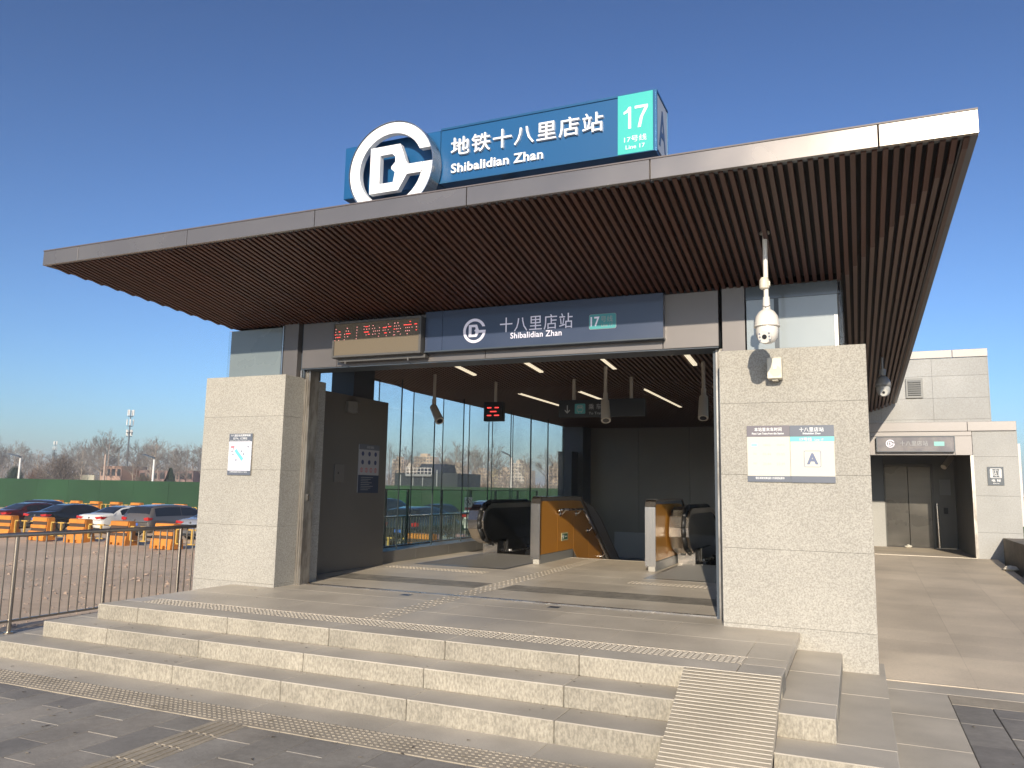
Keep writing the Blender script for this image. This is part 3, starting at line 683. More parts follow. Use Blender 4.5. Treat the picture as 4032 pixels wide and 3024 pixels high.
def escalator(x0, x1, label):
    t = thing('escalator', label, 'escalator', (x0, 13.2, .45))
    def prof(o):       # outline of the balustrade in (y, z), inset by o
        return [(13.95 , .68 + o * .3), (13.72, .66 + o * .3), (13.40 + o * .5, .76 + o * .4), (13.22 + o, .95), (13.20 + o, 1.10), (13.27 + o, 1.27 - o * .3), (13.42 + o * .6, 1.37 - o * .7), (13.62, 1.42 - o), (15.45, 1.42 - o), (15.9, 1.34 - o), (16.4, 1.10 - o), (19.3, -.80 - o), (19.3, -1.60), (16.2, .45)]
    for xa, s in ((x0, 1), (x1, -1)):
        X = lambda a: xa + s * a
        lo = lambda a, b: (min(X(a), X(b)), max(X(a), X(b)))
        b = MB(); 
        pts = prof(0)
        for (p, q), (r_, u) in zip(pts[:12], pts[1:12]):
            nn = Vector((q - u, r_ - p)).normalized() * .012
            a0, a1 = lo(0, .20)
            b.add([(a0, p, q), (a1, p, q), (a1, r_, u), (a0, r_, u), (a0, p + nn.x, q + nn.y), (a1, p + nn.x, q + nn.y), (a1, r_ + nn.x, u + nn.y), (a0, r_ + nn.x, u + nn.y)], [(0, 1, 2, 3), (4, 7, 6, 5), (0, 4, 5, 1), (1, 5, 6, 2), (2, 6, 7, 3), (3, 7, 4, 0)])
        bal = pt('newel_cladding', b, steel_b, t)
        a0, a1 = lo(.02, .19); MB().prism(pts, 'x', a0, a1).build('core', joint_m, bal)
        xm = X(.235); MB().path([(xm, p, q) for p, q in prof(-.02)[:12]], .036, n=8).build('handrail_belt', rubber, bal, smooth=True)
        a0, a1 = lo(.272, .315)
        b = MB()
        for (p, q), (r_, u), (p2, q2), (r2, u2) in zip(prof(.01)[:11], prof(.01)[1:12], prof(.10)[:11], prof(.10)[1:12]):
            b.add([(a, *c) for a in (a0, a1) for c in ((p, q), (r_, u), (r2, u2), (p2, q2))], [(0, 1, 2, 3), (7, 6, 5, 4), (0, 4, 5, 1), (3, 2, 6, 7)])
        MB_ = b.build('rim', steel_b, bal)
        a0, a1 = lo(.20, .30); MB().prism(prof(.05), 'x', a0, a1).build('inner_panel', black_pan, bal)
        a0, a1 = lo(.318, .322)
        MB().box(*lo(.0, .30), 13.88, 14.3, .45, .72).build('entry_box', steel_b, bal)
        MB().box(*lo(.22, .34), 14.3, 15.3, .45, .70).build('skirt', black_pan, bal)
        if s == 1:
            MB().box(X(.05), X(.14), 13.872, 13.88, .60, .65).build('label', poster_faint, bal); MB().box(X(.19), X(.235), 13.87, 13.88, .60, .645).build('button', rubber, bal)
            MB().box(X(.345), X(.36), 14.35, 14.45, .475, .51).build('indicator', white_let, bal)
            MB().box(X(.33), X(.37), 14.5, 15.4, .455, .475).build('comb_edge', steel, bal)
    for i in range(14):
        MB().cbox(x0 + .33, x1 - .33, 15.2 + .4 * i, 15.58 + .4 * i, .20 - .0 - .23 * max(0, i - 1) - .1 * (i > 0), .45 - .23 * max(0, i - 1) - .08 * (i > 0), .004).build('escalator_step', black_pan, t)
    return t
escalator(-6.64, -5.06, 'left escalator with black panels and brushed steel newel near the glass wall')
escalator(-2.885, -1.33, 'right escalator with shiny steel newel, partly behind the right pillar')

# ============================================================ SIGNS ON THE ENTRANCE
# roof sign
t = thing('roof_sign', 'long blue station name box with teal line number standing on the canopy roof', 'sign', (-3.0, 6.4, 4.35))
pt('end_box', MB().cbox(-4.605, -3.512, 6.2, 6.60, 4.53, 5.072, .006), blue_sign, t)
mb_ = pt('main_box', MB().cbox(-3.503, -1.44, 6.19, 6.62, 4.53, 5.078, .006), blue_sign, t)
MB().box(-3.50, -1.44, 6.180, 6.19, 5.058, 5.078).box(-3.50, -1.44, 6.180, 6.19, 4.53, 4.548).box(-1.458, -1.44, 6.18, 6.19, 4.548, 5.058).build('trim', mat('sign_trim_blue', (.03, .12, .24), .3, metal=.4), mb_)
pt('line_panel', MB().box(-1.765, -1.46, 6.176, 6.19, 4.535, 5.066), teal, t)
pt('exit_panel', MB().box(-1.440, -1.432, 6.215, 6.60, 4.56, 5.05), mat('exit_panel_grey', (.50, .52, .55), .4), t)
MB().box(-1.44, -1.428, 6.19, 6.205, 4.53, 5.078).box(-1.44, -1.428, 6.605, 6.62, 4.53, 5.078).box(-1.44, -1.428, 6.2, 6.62, 5.06, 5.078).build('trim', MATS['sign_trim_blue'], mb_)
pt('lettering', text_mb('地铁十八里店站', -3.378, -1.893, 4.776, 4.955, 6.19, .028, .006, 1.12), white_let, t)
pt('lettering', text_mb('Shibalidian Zhan', -3.375, -2.451, 4.612, 4.703, 6.19, .02, .018, 1.05), white_let, t)
pt('line_number', MB().prism([(-1.672, 4.755), (-1.648, 4.755), (-1.648, 4.950), (-1.668, 4.950), (-1.685, 4.925), (-1.712, 4.910), (-1.712, 4.888), (-1.672, 4.905)], 'y', 6.172, 6.176), white_let, t)
pt('line_number', MB().prism([(-1.590, 4.755), (-1.564, 4.755), (-1.545, 4.845), (-1.502, 4.925), (-1.502, 4.950), (-1.615, 4.950), (-1.615, 4.927), (-1.530, 4.927), (-1.570, 4.845)], 'y', 6.172, 6.176), white_let, t)
pt('line_name', text_mb('17号线', -1.708, -1.515, 4.633, 4.690, 6.176, .003), white_let, t)
pt('line_name', text_mb('Line 17', -1.695, -1.530, 4.572, 4.608, 6.176, .003), white_let, t)
pt('exit_letter', text_mb('A', 6.27, 6.53, 4.62, 4.97, -1.432, .003, .01, side=True), navy_sign, t)
for xx in (-4.2, -2.9, -1.8): pt('foot', MB().box(xx - .03, xx + .03, 6.35, 6.5, 4.33, 4.535), clad_m, t)
t = thing('roof_emblem', 'big round white metro emblem in front of the left end of the roof sign', 'emblem', (-4.05, 6.1, 4.35))
b = pt('ring', emblem(MB(), -3.945, 4.690, .458, 6.08, .06), white_let, t)
pt('rim', MB().lathe([(.459, .0), (.468, .0), (.468, .16), (.459, .16)], (-3.945, 6.01, 4.690), n=64, axis='y'), steel, t)

# name board over the door
t = thing('name_board', 'navy name board with white characters and small teal plate over the shutter opening', 'sign', (-3.2, 7.95, 3.3))
b = pt('board', MB().cbox(-4.628, -4.40, 7.95, 8.07, 3.285, 3.76, .002).cbox(-4.397, -1.783, 7.95, 8.07, 3.285, 3.76, .002), navy_sign, t)
MB().box(-4.63, -1.78, 7.935, 8.05, 3.270, 3.285).build('bottom_trim', navy_trim, b)
pt('emblem', emblem(MB(), -3.976, 3.492, .143, 7.95, .006, .78), soft_let, t)
pt('lettering', text_mb('十八里店站', -3.652, -2.780, 3.452, 3.620, 7.95, .004, -.002, 1.1), soft_let, t)
pt('lettering', text_mb('Shibalidian Zhan', -3.520, -2.906, 3.372, 3.440, 7.95, .004, .012, 1.05), soft_let, t)
def rrect(x0, x1, z0, z1, r, n=4):
    pts = []
    for cx, cz, a in ((x1 - r, z1 - r, 0), (x0 + r, z1 - r, 90), (x0 + r, z0 + r, 180), (x1 - r, z0 + r, 270)):
        for i in range(n + 1): q = math.radians(a + 90 * i / n); pts.append((cx + r * math.cos(q), cz + r * math.sin(q)))
    return pts
p = pt('line_plate', MB().prism(rrect(-2.588, -2.290, 3.418, 3.578, .02), 'y', 7.944, 7.950), teal_dull, t)
MB().prism(rrect(-2.591, -2.287, 3.415, 3.581, .02), 'y', 7.947, 7.951).build('plate_edge', dim_let, p)
pt('line_name', text_mb('17', -2.573, -2.472, 3.448, 3.552, 7.944, .002, .02), soft_let, t)
pt('line_name', text_mb('号线', -2.458, -2.325, 3.488, 3.555, 7.944, .002), dim_let, t)
pt('line_name', text_mb('Line 17', -2.450, -2.325, 3.440, 3.472, 7.944, .002), dim_let, t)

# LED board
t = thing('led_board', 'framed LED message board with red dot characters left of the name board', 'display', (-5.27, 7.9, 3.25))
b = pt('frame', MB().box(-5.91, -4.64, 7.89, 8.05, 3.255, 3.70), led_frame, t)
MB().box(-5.905, -5.88, 7.868, 7.89, 3.26, 3.70).box(-4.67, -4.64, 7.868, 7.89, 3.26, 3.70).box(-5.88, -4.67, 7.868, 7.89, 3.26, 3.285).box(-5.88, -4.67, 7.868, 7.89, 3.68, 3.70).build('bezel', led_frame, b)
pt('screen', MB().box(-5.88, -4.67, 7.882, 7.892, 3.285, 3.68), led_face, t)
pt('shelf_bracket', MB().box(-5.86, -4.62, 7.95, 8.05, 3.215, 3.255), led_frame, t)
pt('bolt', MB().tube((-5.76, 7.96, 3.19), (-5.76, 7.96, 3.23), .012), led_frame, t); pt('bolt', MB().tube((-4.86, 7.96, 3.19), (-4.86, 7.96, 3.23), .012), led_frame, t)
DOTS = [(98,567),(96,602),(152,597,30),(90,635,20),(115,632),(150,632),(172,632),(95,670),(140,666,70),(87,705),(145,702),(268,553,18),(252,588),(286,588,14),(230,628,10),(285,621,78),(232,660),(277,658,14),(228,695),(413,542,12),(412,578,12),(410,613),(409,648),(407,684),(517,533),(555,537,50),(592,530),(517,570),(556,569,14),(592,566),(553,604,84),(551,640),(590,632,30),(648,526,12),(640,562),(671,558),(657,595),(683,593,10),(712,592),(742,553),(740,590),(739,625),(733,658),(647,632,12),(682,629),(867,511),(815,553,60),(838,547),(888,542,48),(795,585),(823,583),(868,580),(830,618,44),(893,612,10),(843,652),(958,502,16),(1003,499,14),(955,538),(982,537),(1018,534),(957,574,24),(985,571),(1007,570),(1040,568),(951,608),(1000,606),(1020,604),(945,645,10),(963,643,10),(1042,636),(1175,486,22),(1140,524,132),(1253,516,44),(1115,560),(1140,558),(1165,557),(1203,555),(1115,598,12),(1140,596,14),(1166,595,14),(1138,632,14),(1264,551,16),(1263,587,20)]
mr, mp_ = MB(), MB()
for d in DOTS:
    px, py = d[0], d[1]; wz = d[2] if len(d) > 2 else 9
    slope = -.0478
    x = -5.893 + (px - 70) / (1327 - 70) * 1.245; py2 = py - 715 - slope * 0 + (px - 70) * .048
    z = 3.468 - py2 * .00101
    hw = wz * .00080 / 2
    (mr if wz > 18 else mp_).box(x - hw, x + hw, 7.879, 7.882, z - .0036, z + .0036)
pt('red_dots', mr, led_red, t)['kind'] = 'stuff'; pt('lit_dots', mp_, led_pink, t)['kind'] = 'stuff'

# first / last train poster and exit A poster on the right pillar
def poster(name, label, x0, x1, z0, z1, y=7.774):
    t = thing(name, label, 'poster', ((x0 + x1) / 2, y, z0))
    pt('sheet', MB().cbox(x0, x1, y - .014, y, z0, z1, .002), poster_w, t); return t
t = poster('timetable_poster', 'pale first and last train timetable on the right pillar, left of the exit A poster', -.943, -.5555, 1.803, 2.333)
pt('header_band', MB().box(-.943, -.5555, 7.757, 7.760, 2.228, 2.333), mat('poster_mauve', (.16, .145, .165), .32), t)
pt('footer_band', MB().box(-.943, -.5555, 7.757, 7.760, 1.803, 1.859), poster_n, t)
pt('lettering', text_mb('本站首末车时间', -.873, -.626, 2.279, 2.315, 7.757, .001, .006, 1.1), white_let, t)
pt('lettering', text_mb('First / Last Trains from this Station', -.895, -.607, 2.249, 2.267, 7.757, .001, .015), white_let, t)
pt('lettering', text_mb('请在末班车离站前十分钟进站乘车', -.87, -.61, 1.828, 1.850, 7.757, .001, .006), white_let, t)
pt('line_tag', MB().box(-.903, -.851, 7.757, 7.760, 2.138, 2.164), mat('poster_sky', (.30, .52, .80), .5), t)
for s, a, b, z, zz in (('05:44', -.80, -.727, 2.052, 2.075), ('05:55', -.677, -.604, 2.052, 2.075), ('22:44', -.80, -.727, 1.960, 1.983), ('22:39', -.677, -.604, 1.960, 1.983), ('开往', -.888, -.857, 2.056, 2.076), ('末班', -.888, -.857, 1.966, 1.986), ('次渠方向', -.795, -.73, 2.140, 2.158), ('环球方向', -.672, -.604, 2.140, 2.158)):
    pt('print', text_mb(s, a, b, z, zz, 7.7598, .0008), poster_faint, t)
t = poster('exit_poster', 'exit A poster with teal line 17 band on the right pillar', -.5535, -.170, 1.800, 2.331)
pt('header_band', MB().box(-.5535, -.170, 7.757, 7.760, 2.226, 2.331), poster_n, t)
pt('line_band', MB().box(-.5535, -.170, 7.757, 7.760, 2.181, 2.2255), teal_pale, t)
pt('footer_band', MB().box(-.5535, -.170, 7.757, 7.760, 1.800, 1.860), poster_n, t)
pt('lettering', text_mb('十八里店站', -.470, -.258, 2.272, 2.312, 7.757, .001, .004, 1.1), white_let, t)
pt('lettering', text_mb('Shibalidian Zhan', -.441, -.286, 2.247, 2.263, 7.757, .001, .015), white_let, t)
pt('lettering', text_mb('17号线', -.467, -.363, 2.186, 2.217, 7.757, .001, .006), white_let, t)
pt('lettering', text_mb('Line 17', -.337, -.262, 2.186, 2.206, 7.757, .001), white_let, t)
mb = MB(); A_, B_ = rrect(-.437, -.287, 1.942, 2.096, .014), rrect(-.4305, -.2935, 1.9485, 2.0895, .009)
strip_loops(mb, A_, B_, 0, 0, 1, 7.760, .001); pt('letter_frame', mb, poster_line, t)
pt('exit_letter', text_mb('A', -.4125, -.3105, 1.968, 2.072, 7.760, .001, .045), mat('poster_slate', (.13, .16, .26), .5), t)

# lift location poster on the left pillar
t = thing('map_poster', 'small white location map poster with dark header on the left pillar', 'poster', (-7.16, 7.774, 1.8))
pt('sheet', MB().cbox(-7.350, -6.978, 7.756, 7.774, 1.801, 2.325, .002), mat('poster_lilac', (.72, .72, .80), .3), t)
pt('frame', MB().box(-6.978, -6.968, 7.752, 7.774, 1.801, 2.325), steel, t)
pt('header_band', MB().box(-7.350, -6.978, 7.753, 7.756, 2.226, 2.325), poster_n, t)
pt('footer_band', MB().box(-7.350, -6.978, 7.753, 7.756, 1.801, 1.857), poster_n, t)
pt('lettering', text_mb('十八里店站无障碍电梯', -7.325, -7.005, 2.288, 2.316, 7.753, .001, .006), white_let, t)
pt('lettering', text_mb('位于A、C口附近', -7.285, -7.055, 2.250, 2.279, 7.753, .001, .006), white_let, t)
pt('lettering', text_mb('Elevators are available at entrances A and C', -7.33, -7.005, 2.232, 2.241, 7.753, .001), white_let, t)
pt('lettering', text_mb('无障碍设施服务电话: 010-96165', -7.31, -7.03, 1.832, 1.848, 7.753, .001), white_let, t)
pt('station_block', MB().add([(-7.255, 7.755, 2.105), (-7.225, 7.755, 2.135), (-7.100, 7.755, 2.010), (-7.130, 7.755, 1.975)], [(0, 3, 2, 1)]), mat('map_teal', (.16, .52, .60), .5), t)
pt('callout', MB().box(-7.315, -7.258, 7.753, 7.756, 2.140, 2.172).box(-7.275, -7.268, 7.753, 7.756, 2.115, 2.14), poster_pink, t)
mb = MB()
for x, z in ((-7.293, 2.10), (-7.275, 2.06), (-7.135, 2.10), (-7.105, 2.065), (-7.220, 1.99), (-7.035, 2.16)): mb.box(x - .011, x + .011, 7.754, 7.756, z - .013, z + .013)
pt('map_symbol', mb, poster_line, t)['kind'] = 'stuff'

# ============================================================ CAMERAS, SPEAKERS, HANGING SIGNS
t = thing('dome_camera', 'white dome camera hanging on a pole before the right pillar, lit by the sun', 'camera', (-.67, 7.1, 4.0))
cx, cy = -.672, 7.10
pt('pole', MB().tube((cx, cy, 4.02), (cx, cy, 3.40), .021, n=16).tube((cx, cy, 3.42), (cx, cy, 3.31), .028, .034, n=16).tube((cx, cy, 4.03), (cx, cy, 4.0), .045, n=16), cam_white, t, smooth=False)
pt('joint', MB().lathe([(0, 3.60), (.030, 3.595), (.040, 3.575), (.043, 3.53), (.041, 3.50), (.03, 3.49), (0, 3.488)], (cx - .012, cy - .01, 0), 14).box(cx + .02, cx + .036, cy - .02, cy + .02, 3.52, 3.56), pale_plastic, t)
b = pt('housing', MB().lathe([(.02, 3.315), (.036, 3.308), (.068, 3.285), (.094, 3.245), (.104, 3.20), (.106, 3.165), (.112, 3.160), (.112, 3.150), (.098, 3.148), (0, 3.148)], (cx, cy, 0), 36), cam_white, t, smooth=True)
b = pt('dome', MB().lathe([(.094, 3.150), (.097, 3.11), (.088, 3.06), (.066, 3.022), (.035, 3.003), (0, 2.999)], (cx, cy, 0), 32), cam_white, t, smooth=True)
fd = Vector((-.18, -1, -.32)).normalized()
def face_disc(mb, c, off, r, d=.004, n=16):
    p = Vector(c) + off; mb.tube(p, p + fd * d, r, n=n)
rt = fd.cross(Vector((0, 0, 1))).normalized(); up_ = rt.cross(fd)
c0_ = Vector((cx, cy, 3.075)) + fd * .088
fp = pt('face_plate', MB().tube(c0_ - fd * .02, c0_, .060, .056, n=22), cam_white, t)
mb = MB(); face_disc(mb, c0_, rt * .0, .021); mb.build('lens', lens_m, fp)
mb = MB()
for dx in (-.042, .040):
    for dz in (-.028, 0, .028): face_disc(mb, c0_, rt * dx + up_ * dz, .0085)
pt('infrared_lamps', mb, poster_line, t)['kind'] = 'stuff'
pt('cable', MB().path([(cx - .03, cy - .03, 3.335), (cx + .02, cy - .037, 3.325), (cx - .01, cy - .038, 3.318), (cx + .035, cy - .02, 3.34)], .0025, n=5), lens_m, t)
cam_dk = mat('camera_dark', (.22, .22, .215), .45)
# second dome camera under the side soffit
t = thing('dome_camera', 'grey shaded dome camera under the side soffit before the lift building', 'camera', (.38, 11.5, 3.8))
cx, cy = .42, 12.8; dz = .15
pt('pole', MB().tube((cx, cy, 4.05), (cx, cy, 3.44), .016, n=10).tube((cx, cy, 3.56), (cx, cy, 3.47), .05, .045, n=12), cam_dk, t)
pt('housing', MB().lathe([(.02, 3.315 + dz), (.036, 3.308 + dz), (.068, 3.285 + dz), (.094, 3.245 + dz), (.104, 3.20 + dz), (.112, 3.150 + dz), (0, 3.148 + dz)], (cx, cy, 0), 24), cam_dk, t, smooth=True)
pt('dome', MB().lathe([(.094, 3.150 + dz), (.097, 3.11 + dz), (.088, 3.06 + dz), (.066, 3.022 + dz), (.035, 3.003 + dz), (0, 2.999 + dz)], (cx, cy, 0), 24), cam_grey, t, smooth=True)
fd = Vector((0, -1, -.25)).normalized(); c0_ = Vector((cx, cy, 3.075 + dz)) + fd * .092
fp = pt('face_plate', MB().tube(c0_ - fd * .02, c0_, .058, .054, n=20), mat('camera_plate', (.52, .52, .50), .4), t)
mb = MB(); face_disc(mb, c0_, Vector((0, 0, 0)), .020); mb.build('lens', lens_m, fp)

t = thing('wall_speaker', 'cream box loudspeaker high on the front of the right pillar', 'speaker', (-.66, 7.7, 2.76))
b = pt('case', MB().cbox(-.730, -.600, 7.625, 7.774, 2.765, 2.962, .004), pale_plastic, t)
MB().lathe([(.050, -.002), (.050, 0)], (-.655, 7.625, 2.835), 20, 'y').add([(-.655 + .05 * math.cos(i * PI / 10), 7.6225, 2.835 + .05 * math.sin(i * PI / 10)) for i in range(20)], [tuple(range(20))]).build('cone', mat('speaker_grille', (.55, .50, .42), .5), b)
pt('badge', MB().box(-.672, -.648, 7.620, 7.625, 2.855, 2.882), white_let, t)
pt('bracket', MB().box(-.69, -.64, 7.66, 7.76, 2.750, 2.765), pale_plastic, t)
t = thing('wall_speaker', 'double faced dark box loudspeaker high on the inner left wall', 'speaker', (-6.93, 9.8, 2.77))
pt('case', MB().prism([(9.66, 2.775), (9.66, 2.945), (9.96, 2.945), (9.96, 2.775)], 'x', -6.95, -6.90).prism([(-6.90, 9.66), (-6.84, 9.81), (-6.90, 9.96)], 'z', 2.775, 2.945), wall_in, t)
t = thing('wall_box', 'flush metal service box on the dark inner left wall', 'box', (-6.95, 9.56, 1.74))
b = pt('door', MB().cbox(-6.95, -6.935, 9.45, 9.685, 1.74, 2.0, .003), wall_in, t); pt('lock', MB().box(-6.935, -6.930, 9.53, 9.54, 1.86, 1.885), lens_m, t)
# rules poster on the inner wall (facing +x)
t = thing('rules_poster', 'passenger notice with round pictograms on the dark inner left wall', 'poster', (-6.95, 10.3, 1.58))
pt('sheet', MB().prism([(10.05, 1.60), (10.065, 1.585), (10.59, 1.585), (10.605, 1.60), (10.605, 2.315), (10.59, 2.33), (10.065, 2.33), (10.05, 2.315)], 'x', -6.95, -6.94), mat('notice_grey', (.36, .36, .38), .5), t)
pt('header_band', MB().box(-6.940, -6.937, 10.05, 10.605, 2.248, 2.33), poster_n, t)
pt('footer_band', MB().box(-6.940, -6.937, 10.05, 10.605, 1.585, 1.858), mat('notice_navy', (.03, .045, .08), .5), t)
pt('lettering', text_mb('乘客须知', 10.25, 10.44, 2.268, 2.31, -6.937, .002, side=True), dim_let, t)
mb = MB()
def ydisc(mb, y, z, r, x, n=12): mb.add([(x, y + r * math.cos(2 * PI * i / n), z + r * math.sin(2 * PI * i / n)) for i in range(n)], [tuple(range(n))])
for z in (2.185, 2.055):
    for y in (10.15, 10.33, 10.50): ydisc(mb, y, z, .036, -6.9385)
pt('pictogram', mb, mat('notice_blue', (.04, .055, .14), .5), t)['kind'] = 'stuff'
mb = MB()
for y in (10.13, 10.26, 10.385, 10.51):
    n = 14
    for i in range(n):
        a, c = 2 * PI * i / n, 2 * PI * (i + 1) / n
        mb.add([(-6.9385, y + .036 * math.cos(q) * k, 1.935 + .036 * math.sin(q) * k) for q, k in ((a, 1), (c, 1), (c, .8), (a, .8))], [(0, 1, 2, 3)])
    mb.box(-6.9395, -6.9375, y - .003, y + .003, 1.91, 1.96)
pt('ban_symbol', mb, red_print, t)['kind'] = 'stuff'
mb = MB()
for i in range(8): mb.box(-6.937, -6.936, 10.12, 10.32 + .13 * ((i * 7) % 5) / 4, 1.63 + .027 * i, 1.636 + .027 * i)
pt('small_print', mb, dim_let, t)['kind'] = 'stuff'

def bullet(label, x, y, ztop, zj, ex, ez, m, r=.068):
    t = thing('bullet_camera', label, 'camera', (x, y, ztop), 'bullet cameras on ceiling rods in the entrance hall')
    pt('rod', MB().tube((x, y, ztop), (x, y, zj), .026, n=10).tube((x, y, zj + .10), (x, y, zj), .036, n=10), m, t)
    d = Vector((ex - x, -.16, ez - zj)).normalized(); L_ = .36
    p = Vector((x, y, zj)); pt('joint', MB().tube(p, p + Vector((0, -.02, -.05)), .036, n=10), m, t)
    q = p + Vector((0, -.02, -.03)); b = pt('body', MB().tube(q, q + d * L_, r * .9, r * 1.05, n=16), m, t, smooth=False)
    pt('lens', MB().tube(q + d * L_, q + d * (L_ + .003), r * .7, n=14), lens_m, t); return t
cgr = mat('camera_warm_grey', (.40, .36, .31), .4)
bullet('bullet camera pointing right and down before the glass wall, leftmost of three', -6.28, 11.15, 3.53, 3.02, -6.06, 2.76, cgr)
bullet('bullet camera hanging in front of the black direction sign', -3.37, 11.14, 3.53, 3.03, -3.31, 2.77, cgr)
bullet('bullet camera hanging close to the right edge of the opening', -1.93, 11.14, 3.53, 3.05, -1.91, 2.77, cgr)

t = thing('hanging_sign', 'black direction sign with arrow and teal train pictogram hanging from the ceiling', 'sign', (-3.66, 11.87, 3.47))
b = pt('board', MB().cbox(-4.375, -2.955, 11.87, 11.97, 2.845, 3.125, .003), mat('sign_black', (.012, .015, .02), .4), t)
for xx in (-4.135, -3.185): pt('rod', MB().tube((xx, 11.92, 3.47), (xx, 11.92, 3.12), .028, n=10), cgr, t)
pt('arrow', MB().box(-4.236, -4.220, 11.866, 11.87, 2.93, 3.04).add([(-4.228, 11.866, 2.905), (-4.18, 11.866, 2.955), (-4.19, 11.866, 2.968), (-4.228, 11.866, 2.932), (-4.266, 11.866, 2.968), (-4.276, 11.866, 2.955)], [(0, 1, 2, 3, 4, 5)]), dim_let, t)
p = pt('train_plate', MB().prism(rrect(-4.10, -3.925, 2.90, 3.06, .015), 'y', 11.864, 11.87), teal_dull, t)
mb = MB(); strip_loops(mb, rrect(-4.065, -3.96, 2.93, 3.035, .03), rrect(-4.057, -3.968, 2.938, 3.027, .024), 0, 0, 1, 11.864, .001)
mb.box(-4.045, -4.018, 11.862, 11.864, 2.985, 3.015).box(-4.007, -3.98, 11.862, 11.864, 2.985, 3.015).box(-4.04, -4.03, 11.862, 11.864, 2.912, 2.928).box(-3.995, -3.985, 11.862, 11.864, 2.912, 2.928)
mb.build('train_pictogram', dim_let, p)
pt('lettering', text_mb('乘 车', -3.87, -3.66, 2.965, 3.055, 11.87, .002), dim_let, t)
pt('lettering', text_mb('To Trains', -3.865, -3.61, 2.885, 2.925, 11.87, .002), dim_let, t)
t = thing('hanging_display', 'small square display with red bars hanging on a rod in the hall', 'display', (-5.52, 11.83, 3.47))
pt('case', MB().cbox(-5.705, -5.355, 11.83, 11.93, 2.805, 3.125, .004), mat('sign_black', (.012, .015, .02), .4), t)
pt('rod', MB().tube((-5.52, 11.9, 3.48), (-5.52, 11.9, 3.12), .026, n=10), cgr, t)
mb = MB()
for a, b_, z in ((-5.64, -5.565, 3.03), (-5.50, -5.43, 3.03), (-5.585, -5.47, 2.965), (-5.64, -5.565, 2.90), (-5.51, -5.42, 2.90)): mb.box(a, b_, 11.824, 11.83, z - .008, z + .008)
pt('lit_bar', mb, led_red, t)['kind'] = 'stuff'
t = thing('hanging_display', 'display with green dots at the right edge of the opening behind a camera', 'display', (-1.7, 11.83, 3.47))
pt('case', MB().cbox(-1.86, -1.52, 11.83, 11.93, 2.81, 3.125, .004), mat('sign_black', (.012, .015, .02), .4), t)
pt('rod', MB().tube((-1.69, 11.9, 3.48), (-1.69, 11.9, 3.12), .026, n=10), cgr, t)
mb = MB().box(-1.83, -1.55, 11.824, 11.83, 3.095, 3.102)
for z in (3.03, 2.96, 2.89):
    for x, ww in ((-1.825, .012), (-1.785, .035), (-1.72, .012), (-1.66, .04), (-1.59, .02)): mb.box(x, x + ww, 11.824, 11.83, z - .009, z + .009)
pt('lit_dots', mb, led_green, t)['kind'] = 'stuff'
t = thing('keep_off_sign', 'small white prohibition sign with red strip on a post beyond the glass', 'sign', (-8.3, 16.6, 1.2))
pt('sheet', MB().box(-8.40, -8.20, 16.50, 16.51, 1.16, 1.47), white_p, t)
mb = MB(); n = 18
for i in range(n):
    a, c = 2 * PI * i / n, 2 * PI * (i + 1) / n
    mb.add([(-8.30 + .08 * k * math.cos(q), 16.497, 1.36 + .08 * k * math.sin(q)) for q, k in ((a, 1), (a, .85), (c, .85), (c, 1))], [(0, 1, 2, 3)])
mb.add([(-8.36, 16.496, 1.41), (-8.35, 16.496, 1.42), (-8.24, 16.496, 1.31), (-8.25, 16.496, 1.30)], [(0, 3, 2, 1)]).box(-8.325, -8.285, 16.494, 16.5, 1.33, 1.40)
pt('ban_symbol', mb, mat('ban_dark', (.06, .03, .03), .5), t); pt('red_strip', MB().box(-8.38, -8.22, 16.495, 16.5, 1.18, 1.235), red_print, t)

# ============================================================ GLASS BALUSTRADE AND STEEL RAILING OUTSIDE
t = thing('glass_balustrade', 'low green tinted glass screen with dark posts beyond the glass wall', 'balustrade', (-8.3, 17, 0))
for yy in (12.96, 13.78, 15.2, 16.6, 18.0, 19.4, 20.8): pt('post', MB().box(-8.32, -8.28, yy - .025, yy + .025, -.02, 1.64), mat('post_green', (.012, .05, .035), .4), t)
for a, b_ in zip((11.6, 12.98, 13.80, 15.22, 16.62, 18.02, 19.42), (12.94, 13.76, 15.18, 16.58, 17.98, 19.38, 20.78)): pt('pane', MB().box(-8.306, -8.294, a, b_, .1, 1.63), gl_green, t)
pt('top_rail', MB().box(-8.31, -8.29, 11.6, 20.8, 1.625, 1.64), mat('post_green', (.012, .05, .035), .4), t)

t = thing('steel_railing', 'stainless steel railing with thin upright bars between the steps and the dirt lot', 'railing', (-8.77, 6, 0))
y0r, y1r = 1.31, 21.5
pt('top_rail', MB().tube((-8.77, y0r, 1.07), (-8.77, y1r, 1.07), .026, n=12), rail_m, t, smooth=True)
pt('bottom_rail', MB().box(-8.785, -8.755, y0r, y1r, .105, .13), rail_m, t)
pm = MB().tube((0, 0, -.02), (0, 0, 1.05), .024, n=12).tube((0, 0, -.02), (0, 0, .0), .05, n=12).mesh('post', rail_m)
bm_ = MB().tube((0, 0, .13), (0, 0, 1.05), .0095, n=8).mesh('bar', rail_m)
yy = 6.06 - 1.187 * 4; 
while yy < y1r:
    inst(pm, 'post', (0, yy - 6, 0), t)
    for i in range(1, 10):
        if yy + .1187 * i < y1r: inst(bm_, 'bar', (0, yy + .1187 * i - 6, 0), t)
    yy += 1.187

